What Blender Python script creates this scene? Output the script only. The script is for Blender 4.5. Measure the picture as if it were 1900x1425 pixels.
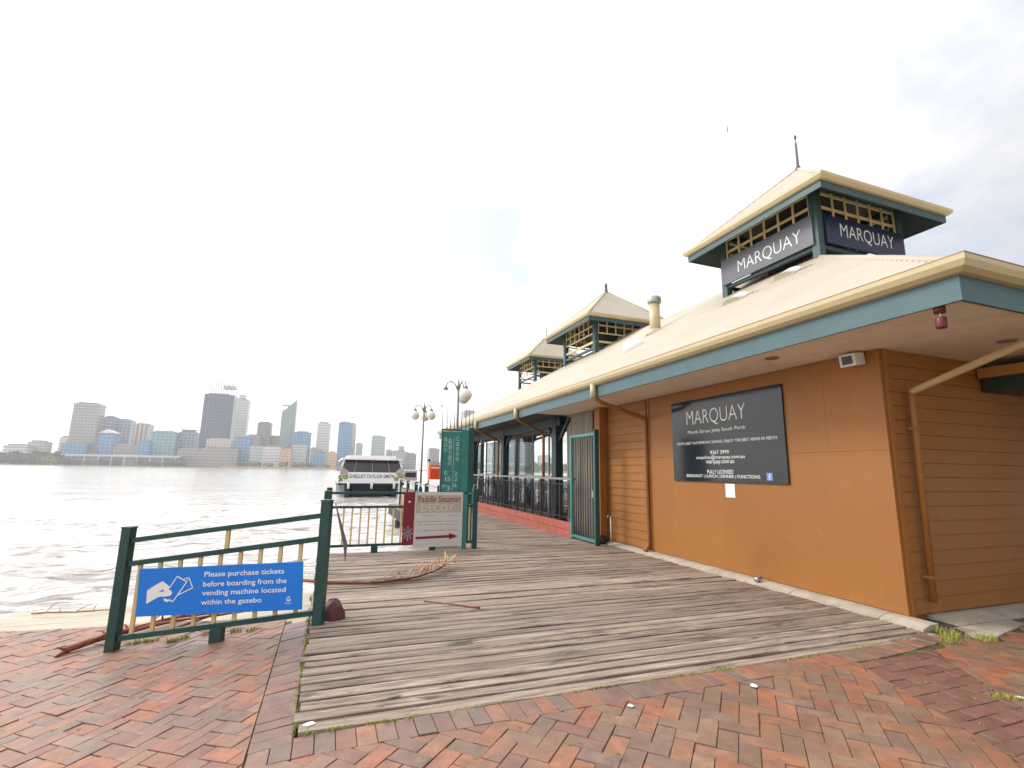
import bpy, bmesh, math, random
import numpy as np
from mathutils import Vector, Matrix, noise as mnoise

random.seed(7)
rng = np.random.default_rng(7)
scene = bpy.context.scene
COL = scene.collection
for o in list(bpy.data.objects):
    bpy.data.objects.remove(o)

# ------------------------------------------------------------------ camera
FOC, YAW, PITCH, ROLL = 912.0, math.radians(20.04), math.radians(10.07), math.radians(0.89)
CAM = Vector((0.0, 0.0, 1.55))
_f = Vector((math.sin(YAW) * math.cos(PITCH), math.cos(YAW) * math.cos(PITCH), math.sin(PITCH)))
_r0 = Vector((math.cos(YAW), -math.sin(YAW), 0.0))
_u0 = _r0.cross(_f)
CR = _r0 * math.cos(ROLL) + _u0 * math.sin(ROLL)
CU = _u0 * math.cos(ROLL) - _r0 * math.sin(ROLL)
CF = _f
cd = bpy.data.cameras.new('camera')
cd.sensor_fit = 'HORIZONTAL'
cd.sensor_width = 36.0
cd.lens = 36.0 * FOC / 1900.0
cd.clip_start = 0.05
cd.clip_end = 6000.0
cam = bpy.data.objects.new('camera', cd)
COL.objects.link(cam)
cam.matrix_world = Matrix(((CR.x, CU.x, -CF.x, CAM.x), (CR.y, CU.y, -CF.y, CAM.y), (CR.z, CU.z, -CF.z, CAM.z), (0, 0, 0, 1)))
scene.camera = cam

# ------------------------------------------------------------------ light, sky, exposure
SUN = Vector((-0.66, 0.42, 0.62)).normalized()
SUN_EL = math.asin(SUN.z)
SUN_AZ = math.atan2(SUN.x, SUN.y)
sd = bpy.data.lights.new('sun', 'SUN')
sd.energy = 1.5
sd.angle = math.radians(16)
sd.color = (1.0, 0.965, 0.91)
so = bpy.data.objects.new('sun', sd)
COL.objects.link(so)
so.rotation_euler = SUN.to_track_quat('Z', 'Y').to_euler()
so.location = (-20, 15, 40)

world = bpy.data.worlds.new('World')
scene.world = world
world.use_nodes = True
wt = world.node_tree
wt.nodes.clear()


def wn(t, **kw):
    n = wt.nodes.new(t)
    for k, v in kw.items():
        setattr(n, k, v)
    return n


def wmath(op, a, b=None, clamp=False):
    n = wn('ShaderNodeMath', operation=op, use_clamp=clamp)
    for i, v in enumerate((a, b)):
        if v is None:
            continue
        if isinstance(v, (int, float)):
            n.inputs[i].default_value = v
        else:
            wt.links.new(v, n.inputs[i])
    return n.outputs[0]


w_out = wn('ShaderNodeOutputWorld')
w_bg = wn('ShaderNodeBackground')
w_bg.inputs['Strength'].default_value = 0.1
w_sky = wn('ShaderNodeTexSky')
w_sky.sky_type = 'NISHITA'
w_sky.sun_disc = False
w_sky.sun_elevation = SUN_EL
w_sky.sun_rotation = SUN_AZ
w_sky.air_density = 1.0
w_sky.dust_density = 2.0
w_tc = wn('ShaderNodeTexCoord')
w_nrm = wn('ShaderNodeVectorMath', operation='NORMALIZE')
wt.links.new(w_tc.outputs['Generated'], w_nrm.inputs[0])
w_sep = wn('ShaderNodeSeparateXYZ')
wt.links.new(w_nrm.outputs[0], w_sep.inputs[0])
w_h = wmath('ADD', wmath('ABSOLUTE', w_sep.outputs[2]), 0.22)
w_cx = wmath('DIVIDE', w_sep.outputs[0], w_h)
w_cy = wmath('DIVIDE', w_sep.outputs[1], w_h)
w_cmb = wn('ShaderNodeCombineXYZ')
wt.links.new(w_cx, w_cmb.inputs[0])
wt.links.new(w_cy, w_cmb.inputs[1])
w_n1 = wn('ShaderNodeTexNoise')
w_n1.inputs['Scale'].default_value = 1.5
w_n1.inputs['Detail'].default_value = 7
w_n1.inputs['Roughness'].default_value = 0.58
w_n1.inputs['Distortion'].default_value = 0.25
w_mp1 = wn('ShaderNodeMapping')
w_mp1.inputs['Location'].default_value = (-8.84, -8.16, 0.90)
wt.links.new(w_cmb.outputs[0], w_mp1.inputs['Vector'])
wt.links.new(w_mp1.outputs[0], w_n1.inputs['Vector'])
w_cov = wn('ShaderNodeMapRange')
w_cov.inputs['From Min'].default_value = 0.35
w_cov.inputs['From Max'].default_value = 0.55
w_cov.inputs['To Min'].default_value = 0.34
w_cov.inputs['To Max'].default_value = 1.0
wt.links.new(w_n1.outputs['Fac'], w_cov.inputs['Value'])
w_n2 = wn('ShaderNodeTexNoise')
w_n2.inputs['Scale'].default_value = 0.62
w_n2.inputs['Detail'].default_value = 5
w_mp = wn('ShaderNodeMapping')
w_mp.inputs['Location'].default_value = (3.1, 7.7, 0)
wt.links.new(w_cmb.outputs[0], w_mp.inputs['Vector'])
wt.links.new(w_mp.outputs[0], w_n2.inputs['Vector'])
w_br = wn('ShaderNodeMapRange')
w_br.inputs['From Min'].default_value = 0.30
w_br.inputs['From Max'].default_value = 0.70
w_br.inputs['To Min'].default_value = 10.3
w_br.inputs['To Max'].default_value = 11.5
wt.links.new(w_n2.outputs['Fac'], w_br.inputs['Value'])
w_dot = wn('ShaderNodeVectorMath', operation='DOT_PRODUCT')
wt.links.new(w_nrm.outputs[0], w_dot.inputs[0])
w_dot.inputs[1].default_value = SUN
w_glow = wn('ShaderNodeMapRange')
w_glow.interpolation_type = 'SMOOTHSTEP'
w_glow.inputs['From Min'].default_value = -0.7
w_glow.inputs['From Max'].default_value = 0.95
w_glow.inputs['To Min'].default_value = 0.24
w_glow.inputs['To Max'].default_value = 1.22
wt.links.new(w_dot.outputs['Value'], w_glow.inputs['Value'])
w_b2 = wmath('MULTIPLY', w_br.outputs[0], w_glow.outputs[0])
w_cc = wn('ShaderNodeVectorMath', operation='SCALE')
w_cc.inputs[0].default_value = (1.0, 1.0, 1.02)
wt.links.new(w_b2, w_cc.inputs['Scale'])
w_mix = wn('ShaderNodeMix', data_type='RGBA')
wt.links.new(w_cov.outputs[0], w_mix.inputs['Factor'])
w_ss = wn('ShaderNodeVectorMath', operation='SCALE')
w_ss.inputs['Scale'].default_value = 1.4
wt.links.new(w_sky.outputs[0], w_ss.inputs[0])
wt.links.new(w_ss.outputs[0], w_mix.inputs['A'])
wt.links.new(w_cc.outputs[0], w_mix.inputs['B'])
wt.links.new(w_mix.outputs['Result'], w_bg.inputs['Color'])
wt.links.new(w_bg.outputs[0], w_out.inputs['Surface'])

scene.view_settings.view_transform = 'Standard'
scene.view_settings.look = 'None'
scene.view_settings.exposure = 0.7
scene.view_settings.gamma = 1.0
scene.view_settings.use_curve_mapping = False
scene.render.engine = 'CYCLES'
scene.cycles.use_denoising = True
scene.cycles.max_bounces = 8
scene.cycles.volume_bounces = 1
scene.cycles.caustics_reflective = False
scene.cycles.caustics_refractive = False


# ------------------------------------------------------------------ layout helpers
def ray(px, py):
    return CR * (px - 950.0) + CU * (712.5 - py) + CF * FOC


def at(px, py, axis, v):
    """point where the sight line of a photo pixel meets the plane axis=v"""
    d = ray(px, py)
    return CAM + d * ((v - CAM[axis]) / d[axis])


def V(*a):
    return Vector(a)


# ------------------------------------------------------------------ materials
def nodes_of(name):
    m = bpy.data.materials.new(name)
    m.use_nodes = True
    nt = m.node_tree
    nt.nodes.clear()
    out = nt.nodes.new('ShaderNodeOutputMaterial')
    b = nt.nodes.new('ShaderNodeBsdfPrincipled')
    nt.links.new(b.outputs[0], out.inputs[0])
    return m, nt, b


def tex_noise(nt, vec, scale, detail=5, rough=0.55, dist=0.0):
    n = nt.nodes.new('ShaderNodeTexNoise')
    n.inputs['Scale'].default_value = scale
    n.inputs['Detail'].default_value = detail
    n.inputs['Roughness'].default_value = rough
    n.inputs['Distortion'].default_value = dist
    nt.links.new(vec, n.inputs['Vector'])
    return n.outputs['Fac']


def pos_vec(nt, stretch=(1, 1, 1), per_object=False):
    g = nt.nodes.new('ShaderNodeNewGeometry')
    v = g.outputs['Position']
    if per_object:
        oi = nt.nodes.new('ShaderNodeObjectInfo')
        sc = nt.nodes.new('ShaderNodeVectorMath')
        sc.operation = 'SCALE'
        sc.inputs[0].default_value = (37.0, 11.0, 53.0)
        nt.links.new(oi.outputs['Random'], sc.inputs['Scale'])
        ad = nt.nodes.new('ShaderNodeVectorMath')
        ad.operation = 'ADD'
        nt.links.new(v, ad.inputs[0])
        nt.links.new(sc.outputs[0], ad.inputs[1])
        v = ad.outputs[0]
    mp = nt.nodes.new('ShaderNodeMapping')
    mp.inputs['Scale'].default_value = stretch
    nt.links.new(v, mp.inputs['Vector'])
    return mp.outputs[0]


def maprange(nt, val, a, b, c, d, smooth=False):
    n = nt.nodes.new('ShaderNodeMapRange')
    if smooth:
        n.interpolation_type = 'SMOOTHSTEP'
    for k, x in zip(('From Min', 'From Max', 'To Min', 'To Max'), (a, b, c, d)):
        n.inputs[k].default_value = x
    nt.links.new(val, n.inputs['Value'])
    return n.outputs[0]


def mixrgb(nt, fac, a, b, blend='MIX'):
    n = nt.nodes.new('ShaderNodeMix')
    n.data_type = 'RGBA'
    n.blend_type = blend
    if isinstance(fac, (int, float)):
        n.inputs['Factor'].default_value = fac
    else:
        nt.links.new(fac, n.inputs['Factor'])
    for k, v in (('A', a), ('B', b)):
        if isinstance(v, (tuple, list)):
            n.inputs[k].default_value = (*v[:3], 1.0)
        else:
            nt.links.new(v, n.inputs[k])
    return n.outputs['Result']


def bump(nt, b, height, strength=0.3, dist=0.02):
    n = nt.nodes.new('ShaderNodeBump')
    n.inputs['Strength'].default_value = strength
    n.inputs['Distance'].default_value = dist
    nt.links.new(height, n.inputs['Height'])
    nt.links.new(n.outputs[0], b.inputs['Normal'])


def paint(name, col, rough=0.5, var=0.14, scale=2.2, stretch=(1, 1, 1), bmp=0.08, bscale=60, metal=0.0, dirt=None, dirt_amt=0.0, spec=0.5):
    m, nt, b = nodes_of(name)
    v = pos_vec(nt, stretch)
    n = tex_noise(nt, v, scale, 6, 0.6)
    lo = tuple(c * (1 - var) for c in col)
    hi = tuple(min(1, c * (1 + var)) for c in col)
    c = mixrgb(nt, maprange(nt, n, 0.3, 0.7, 0, 1), lo, hi)
    if dirt:
        n2 = tex_noise(nt, pos_vec(nt, (stretch[0] * 1.3, stretch[1] * 1.3, stretch[2] * 0.5)), scale * 2.6, 8, 0.7, 0.3)
        c = mixrgb(nt, maprange(nt, n2, 0.52, 0.75, 0, dirt_amt), c, dirt)
    nt.links.new(c, b.inputs['Base Color'])
    b.inputs['Roughness'].default_value = rough
    b.inputs['Metallic'].default_value = metal
    b.inputs['Specular IOR Level'].default_value = spec
    nr = maprange(nt, n, 0.3, 0.7, rough * 0.85, min(1, rough * 1.15))
    nt.links.new(nr, b.inputs['Roughness'])
    if bmp:
        nb = tex_noise(nt, v, bscale, 3)
        bump(nt, b, nb, bmp, 0.01)
    return m


MAT = {}
def orange_mat():
    m, nt, b = nodes_of('ochre_wall_paint')
    n = tex_noise(nt, pos_vec(nt, (1, 1, 0.5)), 0.8, 6, 0.6)
    c = mixrgb(nt, maprange(nt, n, 0.3, 0.7, 0, 1), (0.285, 0.107, 0.020), (0.340, 0.135, 0.026))
    st = tex_noise(nt, pos_vec(nt, (7, 7, 0.28)), 1.0, 7, 0.65)
    c = mixrgb(nt, maprange(nt, st, 0.52, 0.78, 0, 0.16), c, (0.20, 0.080, 0.020))
    fd = tex_noise(nt, pos_vec(nt, (1.2, 1.2, 0.9)), 2.4, 8, 0.7, 0.6)
    c = mixrgb(nt, maprange(nt, fd, 0.56, 0.78, 0, 0.35), c, (0.42, 0.21, 0.075))
    sc = tex_noise(nt, pos_vec(nt), 14.0, 6, 0.7)
    c = mixrgb(nt, maprange(nt, sc, 0.66, 0.76, 0, 0.45), c, (0.19, 0.085, 0.03))
    nt.links.new(c, b.inputs['Base Color'])
    nt.links.new(maprange(nt, n, 0.3, 0.7, 0.45, 0.65), b.inputs['Roughness'])
    bump(nt, b, tex_noise(nt, pos_vec(nt), 35.0, 4), 0.15, 0.01)
    return m


MAT['orange'] = orange_mat()
MAT['orange_pipe'] = paint('tan_orange_pipe_paint', (0.40, 0.20, 0.065), 0.45, 0.1)
MAT['cream_pipe'] = paint('tan_cream_pipe_paint', (0.50, 0.34, 0.17), 0.45, 0.1)
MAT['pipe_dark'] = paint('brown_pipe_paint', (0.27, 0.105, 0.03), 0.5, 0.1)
MAT['cream'] = paint('cream_gutter_paint', (0.56, 0.46, 0.275), 0.4, 0.06, dirt=(0.45, 0.32, 0.15), dirt_amt=0.3)
MAT['teal'] = paint('grey_teal_fascia_paint', (0.058, 0.120, 0.132), 0.45, 0.1, dirt=(0.035, 0.065, 0.07), dirt_amt=0.3)
MAT['teal_dark'] = paint('dark_teal_cupola_paint', (0.040, 0.080, 0.088), 0.5, 0.15)
MAT['green'] = paint('dark_green_post_paint', (0.009, 0.058, 0.050), 0.42, 0.2, dirt=(0.035, 0.06, 0.045), dirt_amt=0.3)
MAT['green_light'] = paint('sea_green_panel_paint', (0.03, 0.19, 0.17), 0.4, 0.15)
MAT['gate_green'] = paint('turquoise_gate_paint', (0.05, 0.25, 0.235), 0.4, 0.15)
MAT['baluster'] = paint('cream_baluster_paint', (0.66, 0.48, 0.22), 0.5, 0.1, dirt=(0.35, 0.25, 0.12), dirt_amt=0.3)
MAT['lattice'] = paint('bright_cream_lattice_paint', (0.78, 0.62, 0.34), 0.45, 0.05)
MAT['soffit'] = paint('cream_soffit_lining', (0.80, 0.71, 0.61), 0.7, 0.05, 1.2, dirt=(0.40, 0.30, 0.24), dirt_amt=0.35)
MAT['concrete'] = paint('pale_concrete', (0.44, 0.385, 0.305), 0.8, 0.2, 4, dirt=(0.22, 0.19, 0.15), dirt_amt=0.6, bmp=0.3, bscale=45)
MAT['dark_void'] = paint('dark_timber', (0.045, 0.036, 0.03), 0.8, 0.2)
MAT['black_metal'] = paint('black_metal', (0.018, 0.018, 0.02), 0.45, 0.2)
MAT['column'] = paint('dark_teal_column', (0.014, 0.030, 0.033), 0.5, 0.2)
MAT['taupe'] = paint('taupe_frame', (0.24, 0.21, 0.18), 0.5, 0.15)
MAT['red_base'] = paint('red_painted_timber', (0.36, 0.085, 0.055), 0.6, 0.15, dirt=(0.50, 0.28, 0.22), dirt_amt=0.5)
MAT['white'] = paint('white_paint', (0.80, 0.80, 0.78), 0.4, 0.04)
MAT['white_print'] = paint('white_print', (0.82, 0.82, 0.80), 0.5, 0.02, bmp=0)
MAT['offwhite'] = paint('offwhite_plastic', (0.72, 0.70, 0.64), 0.4, 0.05)
MAT['sign_navy'] = paint('charcoal_sign_face', (0.013, 0.015, 0.020), 0.12, 0.04, bmp=0, spec=0.5)
MAT['sign_grey'] = paint('slate_sign_face', (0.105, 0.108, 0.125), 0.35, 0.06, bmp=0)
MAT['sign_blue_dark'] = paint('navy_sign_face', (0.013, 0.020, 0.062), 0.3, 0.08, bmp=0)
MAT['sign_blue'] = paint('bright_blue_sign_face', (0.001, 0.19, 0.72), 0.5, 0.05, bmp=0)
MAT['maroon'] = paint('maroon_print', (0.19, 0.006, 0.022), 0.4, 0.08, bmp=0)
MAT['board'] = paint('pale_grey_board', (0.56, 0.54, 0.49), 0.5, 0.05, bmp=0)
MAT['board_tan'] = paint('tan_print', (0.42, 0.36, 0.30), 0.5, 0.15, 12, bmp=0)
MAT['ink'] = paint('grey_ink', (0.13, 0.12, 0.11), 0.6, 0.1, bmp=0)
MAT['galv'] = paint('galvanised_metal', (0.38, 0.37, 0.37), 0.4, 0.15, metal=0.6)
MAT['grey_panel'] = paint('grey_sheet', (0.22, 0.21, 0.20), 0.5, 0.15)
MAT['red_lamp'] = paint('dark_red_lamp', (0.12, 0.012, 0.012), 0.45, 0.1)
MAT['orange_red'] = paint('orange_red_plastic', (0.75, 0.07, 0.015), 0.4, 0.06)
MAT['globe'] = paint('milky_lamp_globe', (0.75, 0.72, 0.62), 0.25, 0.06, bmp=0)
MAT['bark'] = paint('red_brown_frond_stem', (0.24, 0.075, 0.032), 0.7, 0.35, 18, bmp=0.4)
MAT['bark2'] = paint('grey_brown_driftwood', (0.27, 0.155, 0.095), 0.8, 0.3, 18, bmp=0.4)
MAT['frond'] = paint('dry_frond_leaf', (0.42, 0.27, 0.13), 0.7, 0.3, 20)
MAT['husk'] = paint('maroon_husk', (0.105, 0.030, 0.030), 0.55, 0.35, 14, bmp=0.8, bscale=30)
MAT['paper'] = paint('white_paper', (0.80, 0.80, 0.78), 0.7, 0.06)
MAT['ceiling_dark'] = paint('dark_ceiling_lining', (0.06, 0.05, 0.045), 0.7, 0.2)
MAT['pane_dark'] = paint('dark_ship_glass', (0.035, 0.03, 0.03), 0.12, 0.3, 0.6, bmp=0)
MAT['hull_blue'] = paint('navy_hull_shade', (0.018, 0.024, 0.045), 0.35, 0.1)  # underside shadow of the ferry is put into this near-black navy
MAT['leaf_print'] = paint('green_leaf_print', (0.22, 0.30, 0.07), 0.5, 0.4, 6, bmp=0)
MAT['flower_print'] = paint('pink_grey_flower_print', (0.42, 0.32, 0.33), 0.5, 0.4, 4, bmp=0)
MAT['fb_blue'] = paint('pale_blue_print', (0.12, 0.28, 0.62), 0.4, 0.05, bmp=0)


def roof_mat():
    m, nt, b = nodes_of('cream_corrugated_roof')
    v = pos_vec(nt)
    n = tex_noise(nt, v, 0.7, 6, 0.6)
    c = mixrgb(nt, maprange(nt, n, 0.3, 0.7, 0, 1), (0.415, 0.355, 0.265), (0.49, 0.43, 0.335))
    n2 = tex_noise(nt, pos_vec(nt, (0.6, 3.5, 0.6)), 2.0, 8, 0.7)
    c = mixrgb(nt, maprange(nt, n2, 0.55, 0.8, 0, 0.35), c, (0.40, 0.31, 0.21))
    nt.links.new(c, b.inputs['Base Color'])
    b.inputs['Roughness'].default_value = 0.5
    return m


MAT['roof'] = roof_mat()


def wood_mat():
    m, nt, b = nodes_of('weathered_deck_timber')
    v = pos_vec(nt, (0.9, 16.0, 6.0), True)
    grain = tex_noise(nt, v, 1.6, 9, 0.68, 0.6)
    ramp = nt.nodes.new('ShaderNodeValToRGB')
    e = ramp.color_ramp.elements
    e[0].position, e[0].color = 0.26, (0.040, 0.027, 0.022, 1)
    e[1].position, e[1].color = 0.74, (0.56, 0.485, 0.405, 1)
    x = ramp.color_ramp.elements.new(0.42)
    x.color = (0.195, 0.140, 0.105, 1)
    x = ramp.color_ramp.elements.new(0.56)
    x.color = (0.340, 0.268, 0.210, 1)
    nt.links.new(grain, ramp.inputs[0])
    oi = nt.nodes.new('ShaderNodeObjectInfo')
    tone = maprange(nt, oi.outputs['Random'], 0, 1, 0.80, 1.32)
    c = mixrgb(nt, 1.0, ramp.outputs[0], tone, 'MULTIPLY')
    blot = tex_noise(nt, pos_vec(nt, (1.1, 5.0, 3.0), True), 1.35, 7, 0.72, 0.5)
    c = mixrgb(nt, maprange(nt, blot, 0.53, 0.66, 0, 0.88, True), c, (0.050, 0.038, 0.032))
    red = tex_noise(nt, pos_vec(nt, (0.6, 3.0, 3.0), True), 2.0, 4)
    c = mixrgb(nt, maprange(nt, red, 0.55, 0.75, 0, 0.22), c, (0.25, 0.165, 0.13))
    wide = tex_noise(nt, pos_vec(nt), 0.55, 4)
    c = mixrgb(nt, maprange(nt, wide, 0.35, 0.65, 0.0, 0.30), c, (0.205, 0.165, 0.130))
    nt.links.new(c, b.inputs['Base Color'])
    b.inputs['Roughness'].default_value = 0.72
    b.inputs['Specular IOR Level'].default_value = 0.35
    bump(nt, b, grain, 0.9, 0.018)
    return m


MAT['wood'] = wood_mat()


def brick_mat():
    m, nt, b = nodes_of('clay_paver')
    at_ = nt.nodes.new('ShaderNodeAttribute')
    at_.attribute_name = 'tint'
    v = pos_vec(nt)
    n = tex_noise(nt, v, 9.0, 8, 0.68)
    c = mixrgb(nt, maprange(nt, n, 0.32, 0.68, 0, 1), (0.58, 0.60, 0.62), (1.32, 1.27, 1.22))
    c = mixrgb(nt, 1.0, at_.outputs['Color'], c, 'MULTIPLY')
    sp = tex_noise(nt, v, 85.0, 3, 0.6)
    c = mixrgb(nt, maprange(nt, sp, 0.58, 0.72, 0, 0.55), c, (0.30, 0.22, 0.17))
    st = tex_noise(nt, v, 1.3, 6, 0.62)
    c = mixrgb(nt, maprange(nt, st, 0.46, 0.68, 0, 0.62), c, (0.125, 0.092, 0.070))
    du = tex_noise(nt, v, 2.1, 7, 0.68, 0.3)
    c = mixrgb(nt, maprange(nt, du, 0.36, 0.66, 0.10, 0.55), c, (0.225, 0.142, 0.098))
    ms = tex_noise(nt, v, 4.2, 7, 0.72)
    c = mixrgb(nt, maprange(nt, ms, 0.66, 0.76, 0, 0.45), c, (0.11, 0.12, 0.035))
    nt.links.new(c, b.inputs['Base Color'])
    nt.links.new(maprange(nt, st, 0.4, 0.65, 0.52, 0.36), b.inputs['Roughness'])
    b.inputs['Specular IOR Level'].default_value = 0.5
    bump(nt, b, tex_noise(nt, v, 42.0, 6, 0.7), 0.5, 0.008)
    return m


MAT['brick'] = brick_mat()


def bed_mat():
    m, nt, b = nodes_of('mossy_joint_soil')
    v = pos_vec(nt)
    n = tex_noise(nt, v, 3.4, 6, 0.65)
    c = mixrgb(nt, maprange(nt, n, 0.44, 0.58, 0, 1), (0.055, 0.040, 0.028), (0.12, 0.145, 0.022))
    n2 = tex_noise(nt, v, 30.0, 4, 0.6)
    c = mixrgb(nt, maprange(nt, n2, 0.5, 0.7, 0, 0.5), c, (0.13, 0.09, 0.06))
    nt.links.new(c, b.inputs['Base Color'])
    b.inputs['Roughness'].default_value = 0.95
    bump(nt, b, n2, 0.6, 0.02)
    return m


MAT['bed'] = bed_mat()


def ground_mat():
    m, nt, b = nodes_of('sandy_concrete_shore')
    v = pos_vec(nt)
    n = tex_noise(nt, v, 0.8, 8, 0.65)
    c = mixrgb(nt, maprange(nt, n, 0.35, 0.65, 0, 1), (0.40, 0.35, 0.26), (0.53, 0.48, 0.38))
    n2 = tex_noise(nt, pos_vec(nt, (0.5, 2.4, 1)), 2.2, 8, 0.7, 0.4)
    c = mixrgb(nt, maprange(nt, n2, 0.55, 0.70, 0, 0.7), c, (0.21, 0.16, 0.09))
    nt.links.new(c, b.inputs['Base Color'])
    b.inputs['Roughness'].default_value = 0.8
    bump(nt, b, tex_noise(nt, v, 18.0, 6, 0.7), 0.5, 0.02)
    return m


MAT['ground'] = ground_mat()


def water_mat():
    m, nt, b = nodes_of('river_water')
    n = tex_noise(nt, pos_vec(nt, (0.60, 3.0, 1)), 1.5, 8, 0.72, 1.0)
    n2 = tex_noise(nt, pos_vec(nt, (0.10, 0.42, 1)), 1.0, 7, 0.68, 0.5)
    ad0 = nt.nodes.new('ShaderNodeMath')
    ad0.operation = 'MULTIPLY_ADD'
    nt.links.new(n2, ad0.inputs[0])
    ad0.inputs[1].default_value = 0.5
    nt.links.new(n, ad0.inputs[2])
    # silty brown base; bright sky reflection on ripples put into the colour as pale streaks
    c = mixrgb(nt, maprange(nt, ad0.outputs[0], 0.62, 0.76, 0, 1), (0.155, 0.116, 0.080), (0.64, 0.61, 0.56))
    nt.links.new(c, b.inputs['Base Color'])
    b.inputs['Roughness'].default_value = 0.10
    b.inputs['IOR'].default_value = 1.33
    b.inputs['Specular IOR Level'].default_value = 0.8
    h1 = tex_noise(nt, pos_vec(nt, (0.9, 2.2, 1)), 2.2, 7, 0.68, 0.3)
    h2 = tex_noise(nt, pos_vec(nt, (0.10, 0.22, 1)), 1.0, 7, 0.68, 0.3)
    ad = nt.nodes.new('ShaderNodeMath')
    ad.operation = 'MULTIPLY_ADD'
    nt.links.new(h2, ad.inputs[0])
    ad.inputs[1].default_value = 4.0
    nt.links.new(h1, ad.inputs[2])
    bump(nt, b, ad.outputs[0], 0.6, 0.085)
    return m


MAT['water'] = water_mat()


def glass_mat():
    m = bpy.data.materials.new('window_glass')
    m.use_nodes = True
    nt = m.node_tree
    nt.nodes.clear()
    out = nt.nodes.new('ShaderNodeOutputMaterial')
    tr = nt.nodes.new('ShaderNodeBsdfTransparent')
    tr.inputs[0].default_value = (0.80, 0.86, 0.86, 1)
    gl = nt.nodes.new('ShaderNodeBsdfGlossy')
    gl.inputs['Roughness'].default_value = 0.02
    gl.inputs['Color'].default_value = (0.95, 0.97, 0.97, 1)
    lw = nt.nodes.new('ShaderNodeLayerWeight')
    lw.inputs['Blend'].default_value = 0.35
    mx = nt.nodes.new('ShaderNodeMixShader')
    f = maprange(nt, lw.outputs['Facing'], 0, 1, 0.10, 0.75)
    nt.links.new(f, mx.inputs[0])
    nt.links.new(tr.outputs[0], mx.inputs[1])
    nt.links.new(gl.outputs[0], mx.inputs[2])
    nt.links.new(mx.outputs[0], out.inputs[0])
    return m


MAT['glass'] = glass_mat()


def grass_mat(name, a, b_):
    m, nt, b = nodes_of(name)
    n = tex_noise(nt, pos_vec(nt), 7.0, 4)
    nt.links.new(mixrgb(nt, maprange(nt, n, 0.3, 0.7, 0, 1), a, b_), b.inputs['Base Color'])
    b.inputs['Roughness'].default_value = 0.6
    return m


MAT['grass'] = grass_mat('weed_blades', (0.42, 0.40, 0.06), (0.20, 0.27, 0.035))
MAT['far_grass'] = grass_mat('far_lawn', (0.16, 0.21, 0.06), (0.20, 0.24, 0.08))
MAT['far_sand'] = grass_mat('far_orange_bank', (0.42, 0.24, 0.10), (0.48, 0.30, 0.15))
MAT['far_leaf'] = grass_mat('far_tree_leaf', (0.055, 0.075, 0.035), (0.09, 0.105, 0.05))
MAT['far_leaf_light'] = grass_mat('far_light_tree_leaf', (0.20, 0.22, 0.06), (0.26, 0.27, 0.10))


def facade(name, wall, win, fx, fz, wfrac=0.6, rough=0.35, vertical=False):
    """tower facade: floors and bays as a fine grid, too far away to tell apart"""
    m, nt, b = nodes_of(name)
    g = nt.nodes.new('ShaderNodeNewGeometry')
    sp = nt.nodes.new('ShaderNodeSeparateXYZ')
    nt.links.new(g.outputs['Position'], sp.inputs[0])

    def band(val, per, frac):
        mm = nt.nodes.new('ShaderNodeMath')
        mm.operation = 'MODULO'
        ab = nt.nodes.new('ShaderNodeMath')
        ab.operation = 'ABSOLUTE'
        nt.links.new(val, ab.inputs[0])
        nt.links.new(ab.outputs[0], mm.inputs[0])
        mm.inputs[1].default_value = per
        lt = nt.nodes.new('ShaderNodeMath')
        lt.operation = 'LESS_THAN'
        nt.links.new(mm.outputs[0], lt.inputs[0])
        lt.inputs[1].default_value = per * frac
        return lt.outputs[0]
    s = nt.nodes.new('ShaderNodeMath')
    s.operation = 'ADD'
    nt.links.new(sp.outputs[0], s.inputs[0])
    nt.links.new(sp.outputs[1], s.inputs[1])
    bx = band(s.outputs[0], fx, 0.75 if not vertical else wfrac)
    bz = band(sp.outputs[2], fz, wfrac if not vertical else 0.9)
    mu = nt.nodes.new('ShaderNodeMath')
    mu.operation = 'MULTIPLY'
    nt.links.new(bx, mu.inputs[0])
    nt.links.new(bz, mu.inputs[1])
    n = tex_noise(nt, pos_vec(nt), 0.03, 4)
    wn_ = mixrgb(nt, maprange(nt, n, 0.3, 0.7, 0, 1), tuple(c * 0.8 for c in win), tuple(min(1, c * 1.25) for c in win))
    c = mixrgb(nt, mu.outputs[0], wall, wn_)
    nt.links.new(c, b.inputs['Base Color'])
    b.inputs['Roughness'].default_value = rough
    return m


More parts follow.
